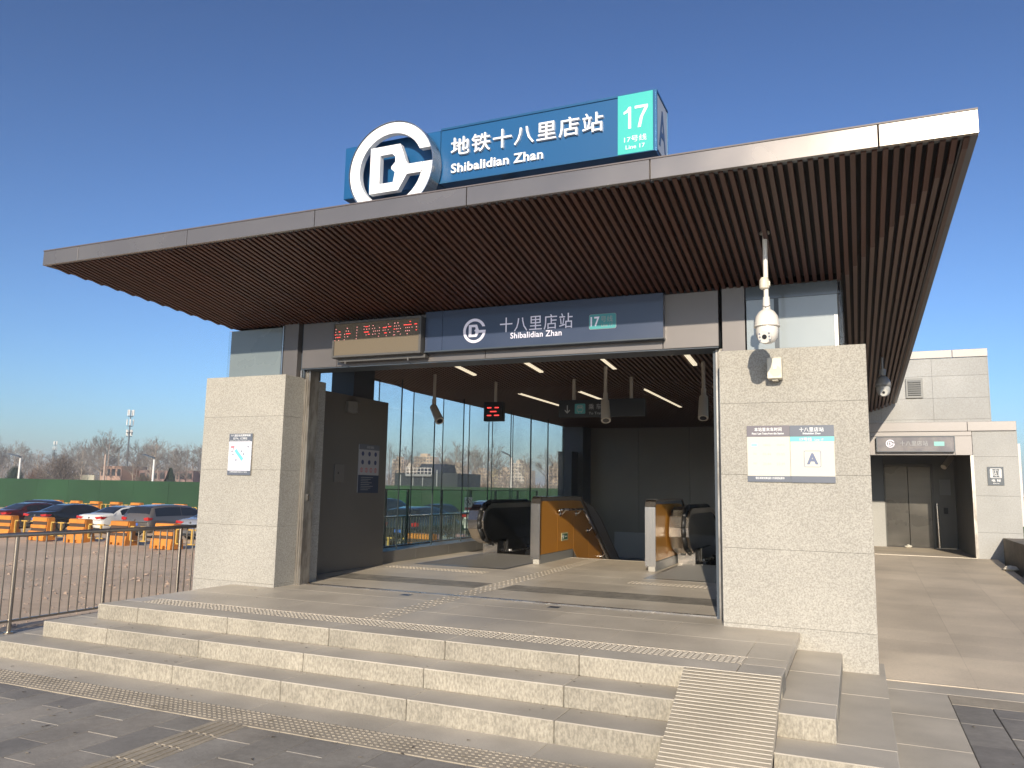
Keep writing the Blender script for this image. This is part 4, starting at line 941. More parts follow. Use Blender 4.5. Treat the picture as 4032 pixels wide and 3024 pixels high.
# ============================================================ LIFT BUILDING ON THE RIGHT AND ITS RAMP
LB = thing('lift_building', 'pale stone lift building with louvre vent at the top of the right hand ramp', 'building', (1.4, 18.65, .45))
Y0 = 18.65
def wallblock(nm, x0, x1, y0, y1, z0, z1, xs, zs, par=LB):
    p = MB().box(x0 + .02, x1 - .02, y0 + .02, y1, z0, z1 - .02).build(nm, joint_m, par)
    X_ = [x0] + xs + [x1]; Z_ = [z0] + zs + [z1]
    for a, b_ in zip(X_, X_[1:]):
        for c, d in zip(Z_, Z_[1:]): MB().cbox(a + .0015, b_ - .0015, y0, y0 + .03, c + .0015, d - .0015, .002).build('stone_panel', granite_lift, p)
    return p
up = wallblock('upper_wall', -.1, 2.58, Y0 + .02, 23, 3.05, 4.60, [.55, 1.557], [3.30, 3.75, 4.22])
for a, b_ in ((-.1, 1.95), (1.957, 2.60)): MB().cbox(a, b_, Y0 - .01, Y0 + .06, 4.605, 4.77, .004).build('coping', clad_lift, up)
MB().box(2.58, 2.60, Y0 + .02, 23, 3.05, 4.77).build('side_face', granite_lift, up)
rp = wallblock('right_pier', 2.23, 3.02, Y0, 22.8, .0, 3.045, [], [.98, 1.72, 2.52])
MB().box(3.0, 3.03, Y0 + .03, 22.8, .0, 3.04).build('side_face', granite_lift, rp)
MB().box(2.18, 2.235, Y0 - .01, Y0 + .12, .45, 2.545).build('shutter_guide', galv, LB)
MB().box(2.20, 2.23, Y0 + .12, 21.9, .45, 2.9).build('inner_side_wall', wall_dk, LB)
for a, b_ in ((-.1, 2.15), (2.156, 3.02)): MB().cbox(a, b_, Y0 - .04, Y0 + .05, 3.047, 3.24, .004).build('fascia', clad_lift, LB)
MB().cbox(-.1, 2.225, Y0 - .01, Y0 + .05, 2.95, 3.044, .003).build('fascia', clad_lift, LB)
MB().cbox(-.1, 1.905, Y0, Y0 + .05, 2.55, 2.946, .003).cbox(1.912, 2.225, Y0, Y0 + .05, 2.55, 2.946, .003).build('lintel', clad_lift, LB)
MB().box(-.1, 2.2, Y0 + .05, 22.8, 2.75, 3.04).build('ceiling', wall_dk, LB)
vt = MB().box(1.05, 1.375, Y0 - .03, Y0 + .02, 3.765, 4.185).build('louvre_vent', mat('vent_grey', (.20, .20, .19), .5), LB)
MB().box(1.09, 1.335, Y0 - .034, Y0 - .03, 3.81, 4.14).build('backing', col_dk, vt)
for i in range(7):
    z = 3.82 + .046 * i
    MB().add([(1.09, Y0 - .06, z), (1.335, Y0 - .06, z), (1.335, Y0 - .036, z + .036), (1.09, Y0 - .036, z + .036), (1.09, Y0 - .055, z - .003), (1.335, Y0 - .055, z - .003)], [(0, 1, 2, 3), (4, 5, 1, 0)]).build('louvre', MATS['vent_grey'], vt)
MB().box(-.1, 2.2, 21.9, 22.1, .45, 2.9).build('back_wall', wall_dk, LB)
MB().box(-.1, .25, Y0 - .02, Y0 + .3, .0, 1.25).build('left_pier', granite_lift, LB)
MB().box(.28, .63, 21.55, 21.9, .45, 1.55).build('stone_return', granite_lift, LB)
MB().box(.28, .63, 21.6, 21.9, 1.55, 2.75).build('glass_return', col_dk, LB)
lift_m = mat('lift_door_steel', (.085, .078, .068), .30, metal=.6, stain=(1.5, .3), noise=(3, .3), col2=(.06, .055, .048), streak=(.4, 1, 3))
for a, b_ in ((.66, 1.155), (1.163, 1.66)): MB().cbox(a, b_, 21.60, 21.66, .47, 2.40, .004).build('lift_door', lift_m, LB)
MB().box(.63, .66, 21.55, 21.9, .45, 2.45).box(1.66, 1.71, 21.55, 21.9, .45, 2.45).box(.63, 1.71, 21.55, 21.9, 2.40, 2.47).build('door_frame', mat('frame_dark', (.06, .058, .05), .4), LB)
MB().tube((1.775, 21.50, .45), (1.755, 21.50, 1.52), .03, n=12).build('corner_post', steel_b, LB)
MB().box(1.86, 2.10, 21.86, 21.9, 1.72, 2.10).build('notice', wall_lo, LB); MB().box(1.93, 2.02, 21.86, 21.9, 1.27, 1.42).build('call_panel', rubber, LB)
o = MB().tube((2.03, 20.9, 2.72), (2.02, 20.9, 2.60), .03, n=10).tube((2.05, 20.85, 2.60), (1.86, 20.6, 2.36), .065, n=14).build('bullet_camera', cgr)
o['label'] = 'bullet camera pointing left under the ceiling of the lift lobby'; o['category'] = 'camera'
MB().box(-.1, 2.2, Y0 + .02, 21.6, .40, .449).build('lobby_floor', ramp_m, LB)
MB().box(-.1, 2.2, Y0 - .03, Y0 + .01, .42, .462).build('threshold', mat('threshold_bright', (.62, .56, .46), .35, metal=.5), LB)
# signs of the lift building
t = thing('name_board', 'weathered grey name board with peeling print over the lift lobby opening', 'sign', (1.1, 18.6, 2.6))
b = pt('board', MB().cbox(.43, 1.90, Y0 - .12, Y0 - .0, 2.615, 2.935, .003), mat('board_weathered', (.17, .155, .16), .4, noise=(4, .12), col2=(.10, .095, .12), stain=(2, .2)), t)
MB().box(.425, .445, Y0 - .13, Y0 - .12, 2.61, 2.94).box(1.885, 1.905, Y0 - .13, Y0 - .12, 2.61, 2.94).box(.445, 1.885, Y0 - .13, Y0 - .12, 2.61, 2.628).box(.445, 1.885, Y0 - .13, Y0 - .12, 2.922, 2.94).build('frame', navy_trim, b)
pt('emblem', emblem(MB(), .695, 2.787, .085, Y0 - .12, .006, .76), soft_let, t)
pt('lettering', text_mb('十八里店站', .885, 1.405, 2.742, 2.845, Y0 - .12, .004, 0, 1.1), dim_let, t)
pt('lettering', text_mb('Shibalidian Zhan', .95, 1.35, 2.695, 2.725, Y0 - .12, .002), clad_m, t)
pt('line_plate', MB().box(1.52, 1.71, Y0 - .124, Y0 - .12, 2.735, 2.825), mat('teal_faded', (.22, .50, .47), .5), t)
t = thing('lift_sign', 'dark square elevator sign with wheelchair pictogram on the right pier', 'sign', (2.6, 18.62, 1.94))
pt('plate', MB().box(2.465, 2.752, Y0 - .018, Y0, 1.935, 2.31), mat('lift_sign_navy', (.05, .065, .085), .4), t)
yy = Y0 - .018; mb = MB()
strip_loops(mb, rrect(2.512, 2.715, 2.085, 2.275, .02), rrect(2.520, 2.707, 2.093, 2.267, .014), 0, 0, 1, yy, .002)
mb.box(2.530, 2.553, yy - .002, yy, 2.105, 2.255).box(2.674, 2.697, yy - .002, yy, 2.105, 2.255)
strip_loops(mb, rrect(2.567, 2.661, 2.13, 2.235, .008), rrect(2.572, 2.656, 2.135, 2.230, .006), 0, 0, 1, yy, .002)
strip_loops(mb, [(.024 * math.cos(q * PI / 8), .024 * math.sin(q * PI / 8)) for q in range(16)], [(.018 * math.cos(q * PI / 8), .018 * math.sin(q * PI / 8)) for q in range(16)], 2.608, 2.165, 1, yy, .002)
mb.box(2.600, 2.608, yy - .002, yy, 2.165, 2.205).box(2.600, 2.630, yy - .002, yy, 2.170, 2.177).box(2.624, 2.631, yy - .002, yy, 2.145, 2.175).box(2.600, 2.611, yy - .002, yy, 2.207, 2.219)
mb.add([(2.607, yy - .002, 2.243), (2.621, yy - .002, 2.243), (2.614, yy - .002, 2.256)], [(0, 1, 2)]).add([(2.607, yy - .002, 2.12), (2.621, yy - .002, 2.12), (2.614, yy - .002, 2.107)], [(0, 2, 1)])
pt('pictogram', mb, white_let, t)
pt('lettering', text_mb('电 梯', 2.535, 2.692, 2.005, 2.060, yy, .002, .004), white_let, t)
pt('lettering', text_mb('Elevator', 2.558, 2.668, 1.965, 1.985, yy, .002), white_let, t)
# access ramp up to the lift
rm = MB().add([(.13, 8.32, .002), (2.55, 8.32, .002), (2.55, 18.62, .448), (.13, 18.62, .448), (.13, 8.32, -.1), (2.55, 8.32, -.1), (2.55, 18.62, -.1), (.13, 18.62, -.1)], [(0, 1, 2, 3), (0, 4, 5, 1), (1, 5, 6, 2), (0, 3, 7, 4)])
RP = rm.build('ramp', joint_m); struct(RP)
slope = .446 / 10.3
for i in range(17):
    ya, yb = 8.32 + .606 * i, 8.32 + .606 * (i + 1)
    for a, b_ in ((.13, .93), (.93, 1.73), (1.73, 2.55)):
        za, zb = .002 + (ya - 8.32) * slope + .006, .002 + (yb - 8.32) * slope + .006
        MB().add([(a + .001, ya + .001, za), (b_ - .001, ya + .001, za), (b_ - .001, yb - .001, zb), (a + .001, yb - .001, zb), (a + .001, ya + .001, za - .01), (b_ - .001, ya + .001, za - .01)], [(0, 1, 2, 3), (4, 5, 1, 0)]).build('ramp_slab', ramp_m, RP)
mb = MB(); y = 8.38
while y < 9.5:
    z = .008 + (y - 8.32) * slope
    mb.add([(.14, y, z), (2.53, y, z), (2.53, y + .006, z + .0016), (.14, y + .006, z + .0016), (2.53, y + .018, z + .0016), (.14, y + .018, z + .0016)], [(0, 1, 2, 3), (3, 2, 4, 5)]); y += .045
o = mb.build('grip_ribs', ramp_m, RP); o['kind'] = 'stuff'
# parapet right of the ramp
o = MB().prism([(18.64, -.3), (18.64, .885), (16.4, .875), (15.2, .80), (12.0, .62), (9.4, .42), (9.4, -.3)], 'x', 2.67, 3.05).build('ramp_parapet', conc)
o['label'] = 'rough concrete parapet running along the right edge of the ramp'; o['category'] = 'parapet'
def rag(x, y, z, s, lab, m=bag_m, sd=1):
    rnd = random.Random(sd); mb = MB(); n, k_ = 10, 5
    for j in range(k_ + 1):
        for i in range(n):
            t_ = 2 * PI * i / n; f = math.sin(PI * (j + .6) / (k_ + 1.2)); r = s * f * rnd.uniform(.6, 1.15)
            mb.v.append((x + r * math.cos(t_), y + r * math.sin(t_) * .8, z + s * .85 * j / k_ * rnd.uniform(.8, 1.1)))
    for j in range(k_):
        for i in range(n): mb.f.append((j * n + i, j * n + (i + 1) % n, (j + 1) * n + (i + 1) % n, (j + 1) * n + i)); mb.m.append(0)
    mb.f.append(tuple(range(k_ * n, k_ * n + n))); mb.m.append(0)
    o = mb.build('plastic_bag', m); o['label'] = lab; o['category'] = 'bag'; return o
rag(2.50, 16.9, .365, .13, 'crumpled pale plastic bag lying at the foot of the concrete ramp parapet', sd=3)
rag(2.62, 15.9, .33, .11, 'smaller grey bag lying nearer along the concrete ramp parapet', mat('bag_grey', (.35, .33, .30), .6), sd=5)
rag(1.10, 21.42, .45, .09, 'small crumpled paper scrap at the foot of the lift door', poster_w, sd=8)
o = MB().prism([(25.9, .9), (25.9, 3.2), (26.1, 3.15), (26.1, .9)], 'x', 4.14, 4.26).build('banner_board', mat('banner_white', (.66, .60, .56), .6)); o['label'] = 'tall narrow white board standing behind the right edge of the lift building'; o['category'] = 'board'

# ============================================================ PARKING LOT
FE = thing('green_hoarding', 'long green site hoarding behind the parked cars', 'fence', (-40, 44 * K, GZ))
hp = MB().cbox(0, 3.985, -.02, .02, 0, 2.66, .004).mesh('hoarding_panel', green_m)
for i in range(44):
    inst(hp, 'hoarding_panel', (-92 + 4 * i, random.uniform(-.015, .015), random.uniform(-.01, .01)), FE)
pf = MB().box(-.03, .03, .03, .09, 0, 2.6).mesh('post', galv)
for i in range(45): inst(pf, 'post', (-92 + 4 * i, .0, 0), FE)

def barrier_proto(name='traffic_barrier'):
    t = thing(name, '-', 'barrier')
    prof = [(-.30, 0), (-.30, .12), (-.27, .30), (-.20, .36), (-.15, .88), (.15, .88), (.20, .36), (.27, .30), (.30, .12), (.30, 0)]
    mb = MB()
    segs = [[(-.30, 0), (-.30, .12), (-.25, .36), (.25, .36), (.30, .12), (.30, 0)], [(-.215, .475), (-.20, .605), (.20, .605), (.215, .475)], [(-.18, .735), (-.165, .875), (-.13, .90), (.13, .90), (.165, .875), (.18, .735)]]
    # lower part in three blocks leaving two forklift slots
    for a, b_ in ((-.50, -.24), (-.12, .12), (.24, .50)): mb.prism([(p[0], p[1]) for p in [(-.30, 0), (-.30, .12), (.30, .12), (.30, 0)]], 'x', a, b_)
    mb.prism([(-.30, .12), (-.25, .36), (.25, .36), (.30, .12)], 'x', -.50, .50)
    mb.prism(segs[1], 'x', -.46, .46); mb.prism(segs[2], 'x', -.44, .44)
    # sloping ends
    mb.prism([(.36, -.20), (.61, -.18), (.61, .18), (.36, .20)], 'x', .44, .462) if False else None
    mb.build('body', orange_b, t)
    MB().prism([(-.20, .36), (-.185, .475), (.185, .475), (.20, .36)], 'x', -.45, .45).build('stripe', stripe_b, t)
    MB().prism([(-.16, .605), (-.15, .735), (.15, .735), (.16, .605)], 'x', -.43, .43).build('stripe', stripe_b, t)
    MB().prism([(-.17, .36), (-.14, .86), (.14, .86), (.17, .36)], 'x', .462, .49).build('end_face', orange_b, t)
    return t
bp_ = barrier_proto()
row = [(-34.5, 21.7), (-32.15, 21.7), (-29.95, 21.7), (-27.75, 21.65), (-25.4, 21.6), (-22.95, 21.45), (-20.4, 21.3), (-12.86, 22.3)]
labs = ['orange striped barrier at the left edge of the photo, first of the near row', 'orange barrier in front of the dark red sedan', 'orange barrier in front of the black sedan', 'orange barrier in front of the left side of the white sedan', 'orange barrier between the white sedan and the grey van',
        'orange barrier in front of the right side of the grey van', 'orange barrier half hidden by the left pillar', 'orange barrier seen through the glass wall behind the railing bars']
for k_, ((x, y), lab) in enumerate(zip(row, labs)):
    b_ = bp_ if k_ == 0 else copy_tree(bp_)
    b_.scale = (K, K, K); b_.location = (x * K, y * K, GZ); b_.rotation_euler.z = random.uniform(-.03, .03); b_['label'] = lab; b_['group'] = 'near row of orange barriers'
# yellow bars linking the near barriers
def link_bar(x, y, w_, lab, grp, s=1):
    x, y, w_ = x * K, y * K, w_ * K
    t = thing('barrier_link', lab, 'barrier rail', (x, y, GZ), grp)
    pt('rail', MB().box(x - w_, x + w_, y - .02, y + .02, GZ + .76, GZ + .79), stripe_b, t); pt('rail', MB().box(x - w_, x + w_, y - .02, y + .02, GZ + .22, GZ + .25), stripe_b, t)
    pt('upright', MB().box(x - .035, x + .035, y - .035, y + .035, GZ + .25, GZ + .76).box(x - .20, x + .20, y - .04, y + .04, GZ + .76, GZ + .81).box(x - .18, x + .18, y - .04, y + .04, GZ + .20, GZ + .25), yellow_b, t)
    for sx in (-1, 1):
        xx = x + sx * (w_ - .04); xo = sx * -.20
        pt('bracket', MB().box(xx - .03, xx + .03, y - .035, y + .035, GZ + .25, GZ + .76).box(min(xx, xx + xo), max(xx, xx + xo), y - .04, y + .04, GZ + .76, GZ + .81).box(min(xx, xx + xo), max(xx, xx + xo), y - .04, y + .04, GZ + .20, GZ + .25), yellow_b, t)
links = [('far left, before the red sedan', 0), ('left of the black sedan, before its wheel', 1), ('between the black and the white sedan', 2), ('before the middle of the white sedan', 3), ('before the grey van', 4), ('between the grey van and the silver sedan', 5)]
for s_, i in links:
    (xa, ya), (xb, yb) = row[i], row[i + 1]
    link_bar((xa + xb) / 2, (ya + yb) / 2, (xb - xa) / 2 - .5, 'yellow linking bar in the near barrier row, ' + s_, 'yellow bars linking the near barriers')
link_bar(-14.1, 22.3, .72, 'yellow linking bar seen through the glass wall left of the orange barrier', 'yellow bars linking the near barriers')
for i in range(7):
    b_ = copy_tree(bp_); b_.scale = (K, K, K); b_.location = ((-54.3 + 2.03 * i) * K, 40.3 * K, GZ); b_.rotation_euler.z = random.uniform(-.03, .03)
    b_['group'] = 'far row of orange barriers'
    b_['label'] = ['leftmost orange barrier of the far row before the hoarding', 'second orange barrier of the far row, behind the black sedan', 'orange barrier of the far row between the roofs of black and white sedans', 'orange barrier of the far row above the white sedan', 'orange barrier of the far row above the front of the white sedan', 'orange barrier of the far row above the grey van roof', 'rightmost orange barrier of the far row above the van bonnet'][i]
for i in range(8):
    link_bar(-53.3 + 2.03 * i, 40.3, .5, 'yellow linking bar before the green hoarding, %s from the left in the far row' % ('first', 'second', 'third', 'fourth', 'fifth', 'sixth', 'seventh', 'eighth')[i], 'yellow bars linking the far barriers')

# ---- cars
def car(label, x, y, paint, kind='sedan', rz=0, L=4.65, W=1.82, hs=.95):
    t = thing('parked_car', label, 'car', (x * K, y * K, GZ), 'cars parked on the dirt lot', rz); t.scale = (.98, .98, hs)
    if kind == 'sedan':
        st = [(0, .80, .78, .84), (.04, .98, .84, .9), (.18, 1.04, .87, .93), (.72, 1.07, .89, .95), (1.0, 1.20, .74, .95), (1.40, 1.38, .64, .95), (1.85, 1.44, .62, .95), (2.5, 1.435, .62, .95), (2.95, 1.36, .64, .95), (3.30, 1.18, .74, .95), (3.62, 1.00, .88, .93), (4.3, .88, .84, .85), (4.58, .74, .76, .72), (4.65, .60, .68, .58)]
        bw = (3, 6); ws = (8, 10); sw = (4, 9); belt = .95
    else:
        st = [(0, .80, .80, .78), (.03, 1.02, .86, .98), (.10, 1.12, .86, 1.0), (.30, 1.50, .74, 1.0), (.55, 1.56, .70, 1.0), (1.1, 1.61, .68, 1.0), (2.0, 1.61, .68, 1.0), (2.7, 1.55, .68, .99), (3.2, 1.37, .72, .98), (3.65, 1.10, .86, .97), (4.2, .98, .84, .9), (4.55, .82, .76, .76), (4.65, .62, .68, .58)]
        bw = (2, 4); ws = (7, 9); sw = (3, 9); belt = 1.0
    sc = L / 4.65; wS = W / 1.82
    rings = []
    for (yy, zt, wr, zb) in st:
        e = .91 if yy in (0, 4.65) or yy < .03 or yy > 4.6 else (.84 if yy < .1 or yy > 4.5 else .90) if False else 0
        hw = {0: .80}.get(yy, .86 if yy < .1 else .91 if yy < 4.2 else .86 if yy < 4.6 else .78)
        wr2 = min(wr, hw - .02)
        half = [(hw * .93, .24), (hw, .42), (hw + .005, .66), (hw - .03, min(zb, zt - .03)), (wr2, zt - .045), (wr2 * .62, zt - .005), (0, zt)]
        ring = [(a * wS, yy * sc, b) for a, b in half] + [(-a * wS, yy * sc, b) for a, b in reversed(half[:-1])]
        rings.append(ring)
    mb = MB(); n = len(rings[0])
    for r in rings: mb.v += r
    for j in range(len(rings) - 1):
        for i in range(n - 1): mb.f.append((j * n + i, j * n + i + 1, (j + 1) * n + i + 1, (j + 1) * n + i)); mb.m.append(0)
        mb.f.append((j * n + n - 1, j * n, (j + 1) * n, (j + 1) * n + n - 1)); mb.m.append(0)
    mb.f.append(tuple(reversed(range(n)))); mb.m.append(0); mb.f.append(tuple((len(rings) - 1) * n + i for i in range(n))); mb.m.append(0)
    body = mb.build('body', paint, t, smooth=True, local=True)
    # glass: patches set 6 mm proud of the loft
    def patch(mb, j, i, e0, e1, f0, f1, off=.007):
        A, B, C_, D = (Vector(rings[j][i]), Vector(rings[j][i + 1]), Vector(rings[j + 1][i + 1]), Vector(rings[j + 1][i]))
        def q(u, v): return (A * (1 - v) + B * v) * (1 - u) + (D * (1 - v) + C_ * v) * u
        P = [q(e0, f0), q(e0, f1), q(1 - e1, f1), q(1 - e1, f0)]
        nrm = (C_ - A).cross(D - B)
        if nrm.length < 1e-6: return
        nrm.normalize(); c = (A + B + C_ + D) / 4
        if nrm.dot(c - Vector((0, c.y, .7))) < 0: nrm = -nrm
        mb.add([p + nrm * off for p in P], [(0, 1, 2, 3)])
    for side, i in (('r', 3), ('l', n - 5)):
        mb = MB()
        for j in range(*sw):
            e0 = .5 if j == sw[0] else (.06 if j == (sw[0] + sw[1]) // 2 else 0); e1 = .35 if j == sw[1] - 1 else 0
            patch(mb, j, i, e0, e1, .10, .86) if side == 'r' else patch(mb, j, i, e0, e1, .14, .90)
        mb.build('side_window', car_glass, t, local=True)
    for nm, (a, b_) in (('rear_window', bw), ('windscreen', ws)):
        mb = MB()
        for j in range(a, b_):
            for i in (4, 5, 6, 7):
                f0, f1 = (.22, 1) if i == 4 else ((0, .78) if i == 7 else (0, 1))
                patch(mb, j, i, .18 if j == a else 0, .30 if j == b_ - 1 else 0, f0, f1)
        mb.build(nm, car_glass, t, local=True)
    for s in (-1, 1):
        if kind == 'sedan': b_ = MB().prism([(.40 * s * wS, .90), (.86 * s * wS, .95), (.87 * s * wS, .84), (.55 * s * wS, .80)], 'y', -.012, .05).prism([(.0, .93), (.30, .92), (.20, .83), (0, .80)], 'x', *sorted((s * .885 * wS, s * .90 * wS)))
        else: b_ = MB().prism([(.56 * s * wS, .98), (.85 * s * wS, 1.02), (.86 * s * wS, .86), (.60 * s * wS, .86)], 'y', -.012, .05).prism([(.0, 1.0), (.22, .99), (.16, .88), (0, .86)], 'x', *sorted((s * .885 * wS, s * .90 * wS)))
        b_.build('tail_lamp', tail_red, t, local=True)
        for yy in (.86, 3.62):
            wl = MB().tube((s * .74, yy * sc, .32), (s * .915, yy * sc, .32), .325, n=20).build('tyre', rubber, t, local=True)
            MB().tube((s * .915, yy * sc, .32), (s * .922, yy * sc, .32), .205, n=16).build('rim', steel, wl, local=True)
        MB().box(*sorted((s * .93, s * 1.06)), 3.1 * sc, 3.2 * sc, .96, 1.08).build('wing_mirror', paint, t, local=True)
        MB().box(*sorted((s * .905 * wS, s * .925 * wS)), 1.9 * sc, 2.05 * sc, .80, .825).build('door_handle', steel, t, local=True)
    MB().box(-.22, .22, -.02, .02, .60, .72).build('licence_plate', mat('plate_blue', (.05, .12, .42), .4), t, local=True)
    MB().tube((0, -.012, .86), (0, .02, .86), .05, n=14).build('badge', steel, t, local=True)
    MB().box(-.80, .80, -.025, .05, .26, .36).build('bumper_trim', rubber, t, local=True)
    return t
def paint(nm, c, r=.22, metal=.3): return mat(nm, c, r, metal=metal, coat=.8)
car('dark red sedan at the left edge of the lot seen from behind', -37.95, 25.0, paint('paint_red', (.10, .018, .014)))
car('black sedan parked between the dark red and the white sedans', -35.0, 24.9, paint('paint_black', (.022, .021, .019)))
car('white sedan with dark rear window parked left of the grey van', -31.42, 24.9, paint('paint_white', (.70, .68, .63), metal=.0))
car('grey minivan parked between the white and the silver sedans', -28.35, 24.7, paint('paint_grey', (.14, .125, .115)), 'van', W=1.85)
car('silver sedan half hidden by the left pillar', -25.1, 24.6, paint('paint_silver', (.42, .42, .43), metal=.5))
car('dark car in the second row behind the red and black sedans', -45.0, 31.0, paint('paint_char', (.05, .045, .045)), 'sedan', rz=math.radians(-90), L=4.9)
car('dark sport utility car seen through the left part of the glass wall', -16.5, 26.8, paint('paint_suv', (.035, .04, .045)), 'van', W=1.9, hs=1.08)
car('dark sedan further back behind the glass wall', -21.9, 38.0, paint('paint_deep', (.04, .045, .05)), hs=1.1)
car('tall dark car at the back of the lot, roof just visible past the inner wall', -24.8, 37.0, paint('paint_navy', (.02, .035, .055)), 'van', hs=1.16)
car('white people carrier behind the glass wall right of the dark sedans', -17.1, 35.0, paint('paint_white', (.70, .68, .63), metal=.0), 'van', W=1.9, hs=1.2)
car('maroon car mostly hidden behind the left pillar', -33.0, 38.5, paint('paint_maroon', (.12, .02, .035)))

# ---- electric scooters beyond the glass
def scooter(label, x, y, rz, c):
    t = thing('electric_scooter', label, 'scooter', (x * K, y * K, GZ), 'scooters parked beyond the railing', rz)
    for yy in (-.55, .55):
        wl = MB()
        k0 = 18
        for i in range(k0):
            a, b_ = 2 * PI * i / k0, 2 * PI * (i + 1) / k0
            wl.tube((0, yy + .2 * math.cos(a), .23 + .2 * math.sin(a)), (0, yy + .2 * math.cos(b_), .23 + .2 * math.sin(b_)), .035, n=6, caps=False)
        wl.build('wheel', rubber, t, local=True)
    pt('body', MB().prism([(-.65, .45), (-.55, .70), (.0, .72), (.05, .32), (.35, .30), (.45, .95), (.50, .95), (.48, .25), (-.15, .20), (-.35, .35)], 'x', -.11, .11), mat(c[0], c[1], .35, coat=.4), t, local=True)
    pt('seat', MB().cbox(-.13, .13, -.62, .02, .72, .80, .02), rubber, t, local=True)
    pt('handlebar', MB().tube((-.33, .42, 1.05), (.33, .42, 1.05), .016).tube((0, .45, .9), (0, .42, 1.06), .025), steel, t, local=True)
    pt('mirror', MB().tube((-.30, .43, 1.05), (-.34, .46, 1.22), .006).tube((-.34, .45, 1.24), (-.34, .47, 1.24), .06, n=12), rubber, t, local=True)
    pt('rear_box', MB().cbox(-.18, .18, -.95, -.62, .72, 1.0, .02), mat(c[0], c[1], .35), t, local=True)
scooter('pink and pale scooter leaning beyond the railing, right of the orange barrier', -12.3, 22.9, 1.3, ('scooter_pink', (.45, .26, .28)))
scooter('grey scooter beyond the railing next to the pink one', -11.55, 21.6, .8, ('scooter_grey', (.24, .26, .28)))
scooter('black scooter in the middle of the parked scooters', -10.9, 21.0, 1.9, ('scooter_black', (.03, .03, .035)))
scooter('white scooter with box beside the escalator newel', -10.2, 20.4, 1.0, ('scooter_white', (.6, .6, .58)))
scooter('blue scooter furthest right beyond the railing', -9.75, 21.8, 1.5, ('scooter_blue', (.06, .22, .42)))

# ============================================================ LAMPS, MASTS
def lamp(label, x, y, zt, tipx, tipz):
    t = thing('street_lamp', label, 'street lamp', (x, y, GZ), 'white street lamps behind the hoarding')
    pt('pole', MB().tube((x, y, GZ), (x, y, zt), .13, .10, n=12), white_p, t)
    pt('arm', MB().tube((x, y, zt), (x - .05, y, zt + .12), .07, n=8).tube((x - .05, y, zt + .12), (x + (tipx - x) * .5, y, (zt + tipz) / 2 + .1), .07, n=8), lamp_grey, t)
    d = Vector((tipx - x, 0, tipz - zt)); a = Vector((x - .1, y, zt + .12)); b_ = Vector((tipx, y, tipz))
    pt('lamp_head', MB().add([(a.x, y - .18, a.z), (a.x, y + .18, a.z), (b_.x, y + .22, b_.z), (b_.x, y - .22, b_.z), (a.x, y - .18, a.z + .1), (a.x, y + .18, a.z + .1), (b_.x, y + .22, b_.z + .1), (b_.x, y - .22, b_.z + .1)], [(0, 3, 2, 1), (4, 5, 6, 7), (0, 1, 5, 4), (1, 2, 6, 5), (2, 3, 7, 6), (3, 0, 4, 7)]), lamp_grey, t)
lamp('white street lamp behind the hoarding near the left edge of the photo', -87.7, 60, 4.05, -89.8, 4.50)
lamp('white street lamp behind the hoarding just left of the entrance', -66.8, 60, 3.95, -68.4, 4.42)
lamp('white street lamp seen through the middle of the glass wall', -26.3, 60, 4.20, -27.1, 4.65)
def mast(label, x, y, z1, n_arm):
    t = thing('radio_mast', label, 'mast', (x, y, GZ), None)
    pt('pole', MB().tube((x, y, GZ), (x, y, z1 * .8), .38, .16, n=10).tube((x, y, z1 * .8), (x, y, z1), .12, .07, n=8), lamp_grey, t)
    for k_, zz in enumerate((.93, .81, .68)[:n_arm]):
        z = GZ + (z1 - GZ) * (zz + .05)
        pt('platform', MB().tube((x, y, z - 1.3), (x, y, z - 1.2), .7, n=12), lamp_grey, t)
        for q in range(4):
            a = q * PI / 2 + .4 + k_ * .5
            pt('antenna', MB().box(x + .75 * math.cos(a) - .14, x + .75 * math.cos(a) + .14, y + .75 * math.sin(a) - .08, y + .75 * math.sin(a) + .08, z - 1.0, z + .55), white_p, t)
    pt('ring', MB().tube((x, y, GZ + (z1 - GZ) * .72), (x, y, GZ + (z1 - GZ) * .725), .9, n=12), lamp_grey, t)
mast('tall radio mast with white antennas rising above the bare trees', -176.8, 150, 20.4, 3)
mast('distant small radio mast above the bare trees at the left', -342, 250, 19.3, 2)

# ============================================================ TREES
def branch_mesh(seed, h, spread, depth, twigs, upright=.7, t0=.3):
    rnd = random.Random(seed); tr = MB(); tw = MB()
    def tri(mb, a, b_, r0, r1):
        mb.tube(a, b_, r0, r1, n=3, caps=False)
    def grow(p, d, ln, r, lev):
        q = p + d * ln
        tri(tr if lev < 2 else tw, p, q, r, r * .62)
        if lev >= depth: return
        k_ = rnd.randint(3, 4) if lev else 4
        for i in range(k_):
            f = rnd.uniform(.35, 1.0); o_ = p + d * ln * f
            a = rnd.uniform(0, 2 * PI); s = rnd.uniform(.45, .9) * spread
            nd = (d + Vector((math.cos(a) * s, math.sin(a) * s, upright * rnd.uniform(.1, .6)))).normalized()
            grow(o_, nd, ln * rnd.uniform(.55, .8), max(r * (1 - .45 * f) * .55, .011), lev + 1)
    # trunk
    segs = 7; p = Vector((0, 0, 0)); r = .15
    for i in range(segs):
        q = p + Vector((rnd.uniform(-.06, .06), rnd.uniform(-.06, .06), 1)) * (h * .82 / segs)
        tri(tr, p, q, r, r * .84)
        if i / segs >= t0:
            for b__ in range(4 + (i > 3)):
                a = rnd.uniform(0, 2 * PI); s = spread * rnd.uniform(.6, 1.1) * (1 - .35 * i / segs)
                nd = Vector((math.cos(a) * s, math.sin(a) * s, upright)).normalized()
                grow(p + (q - p) * rnd.random(), nd, h * .17 * (1.25 - .6 * i / segs), r * .45, 1)
        p = q; r *= .84
    grow(p, Vector((0, 0, 1)), h * .14, r, 1)
    return tr, tw
VAR = []
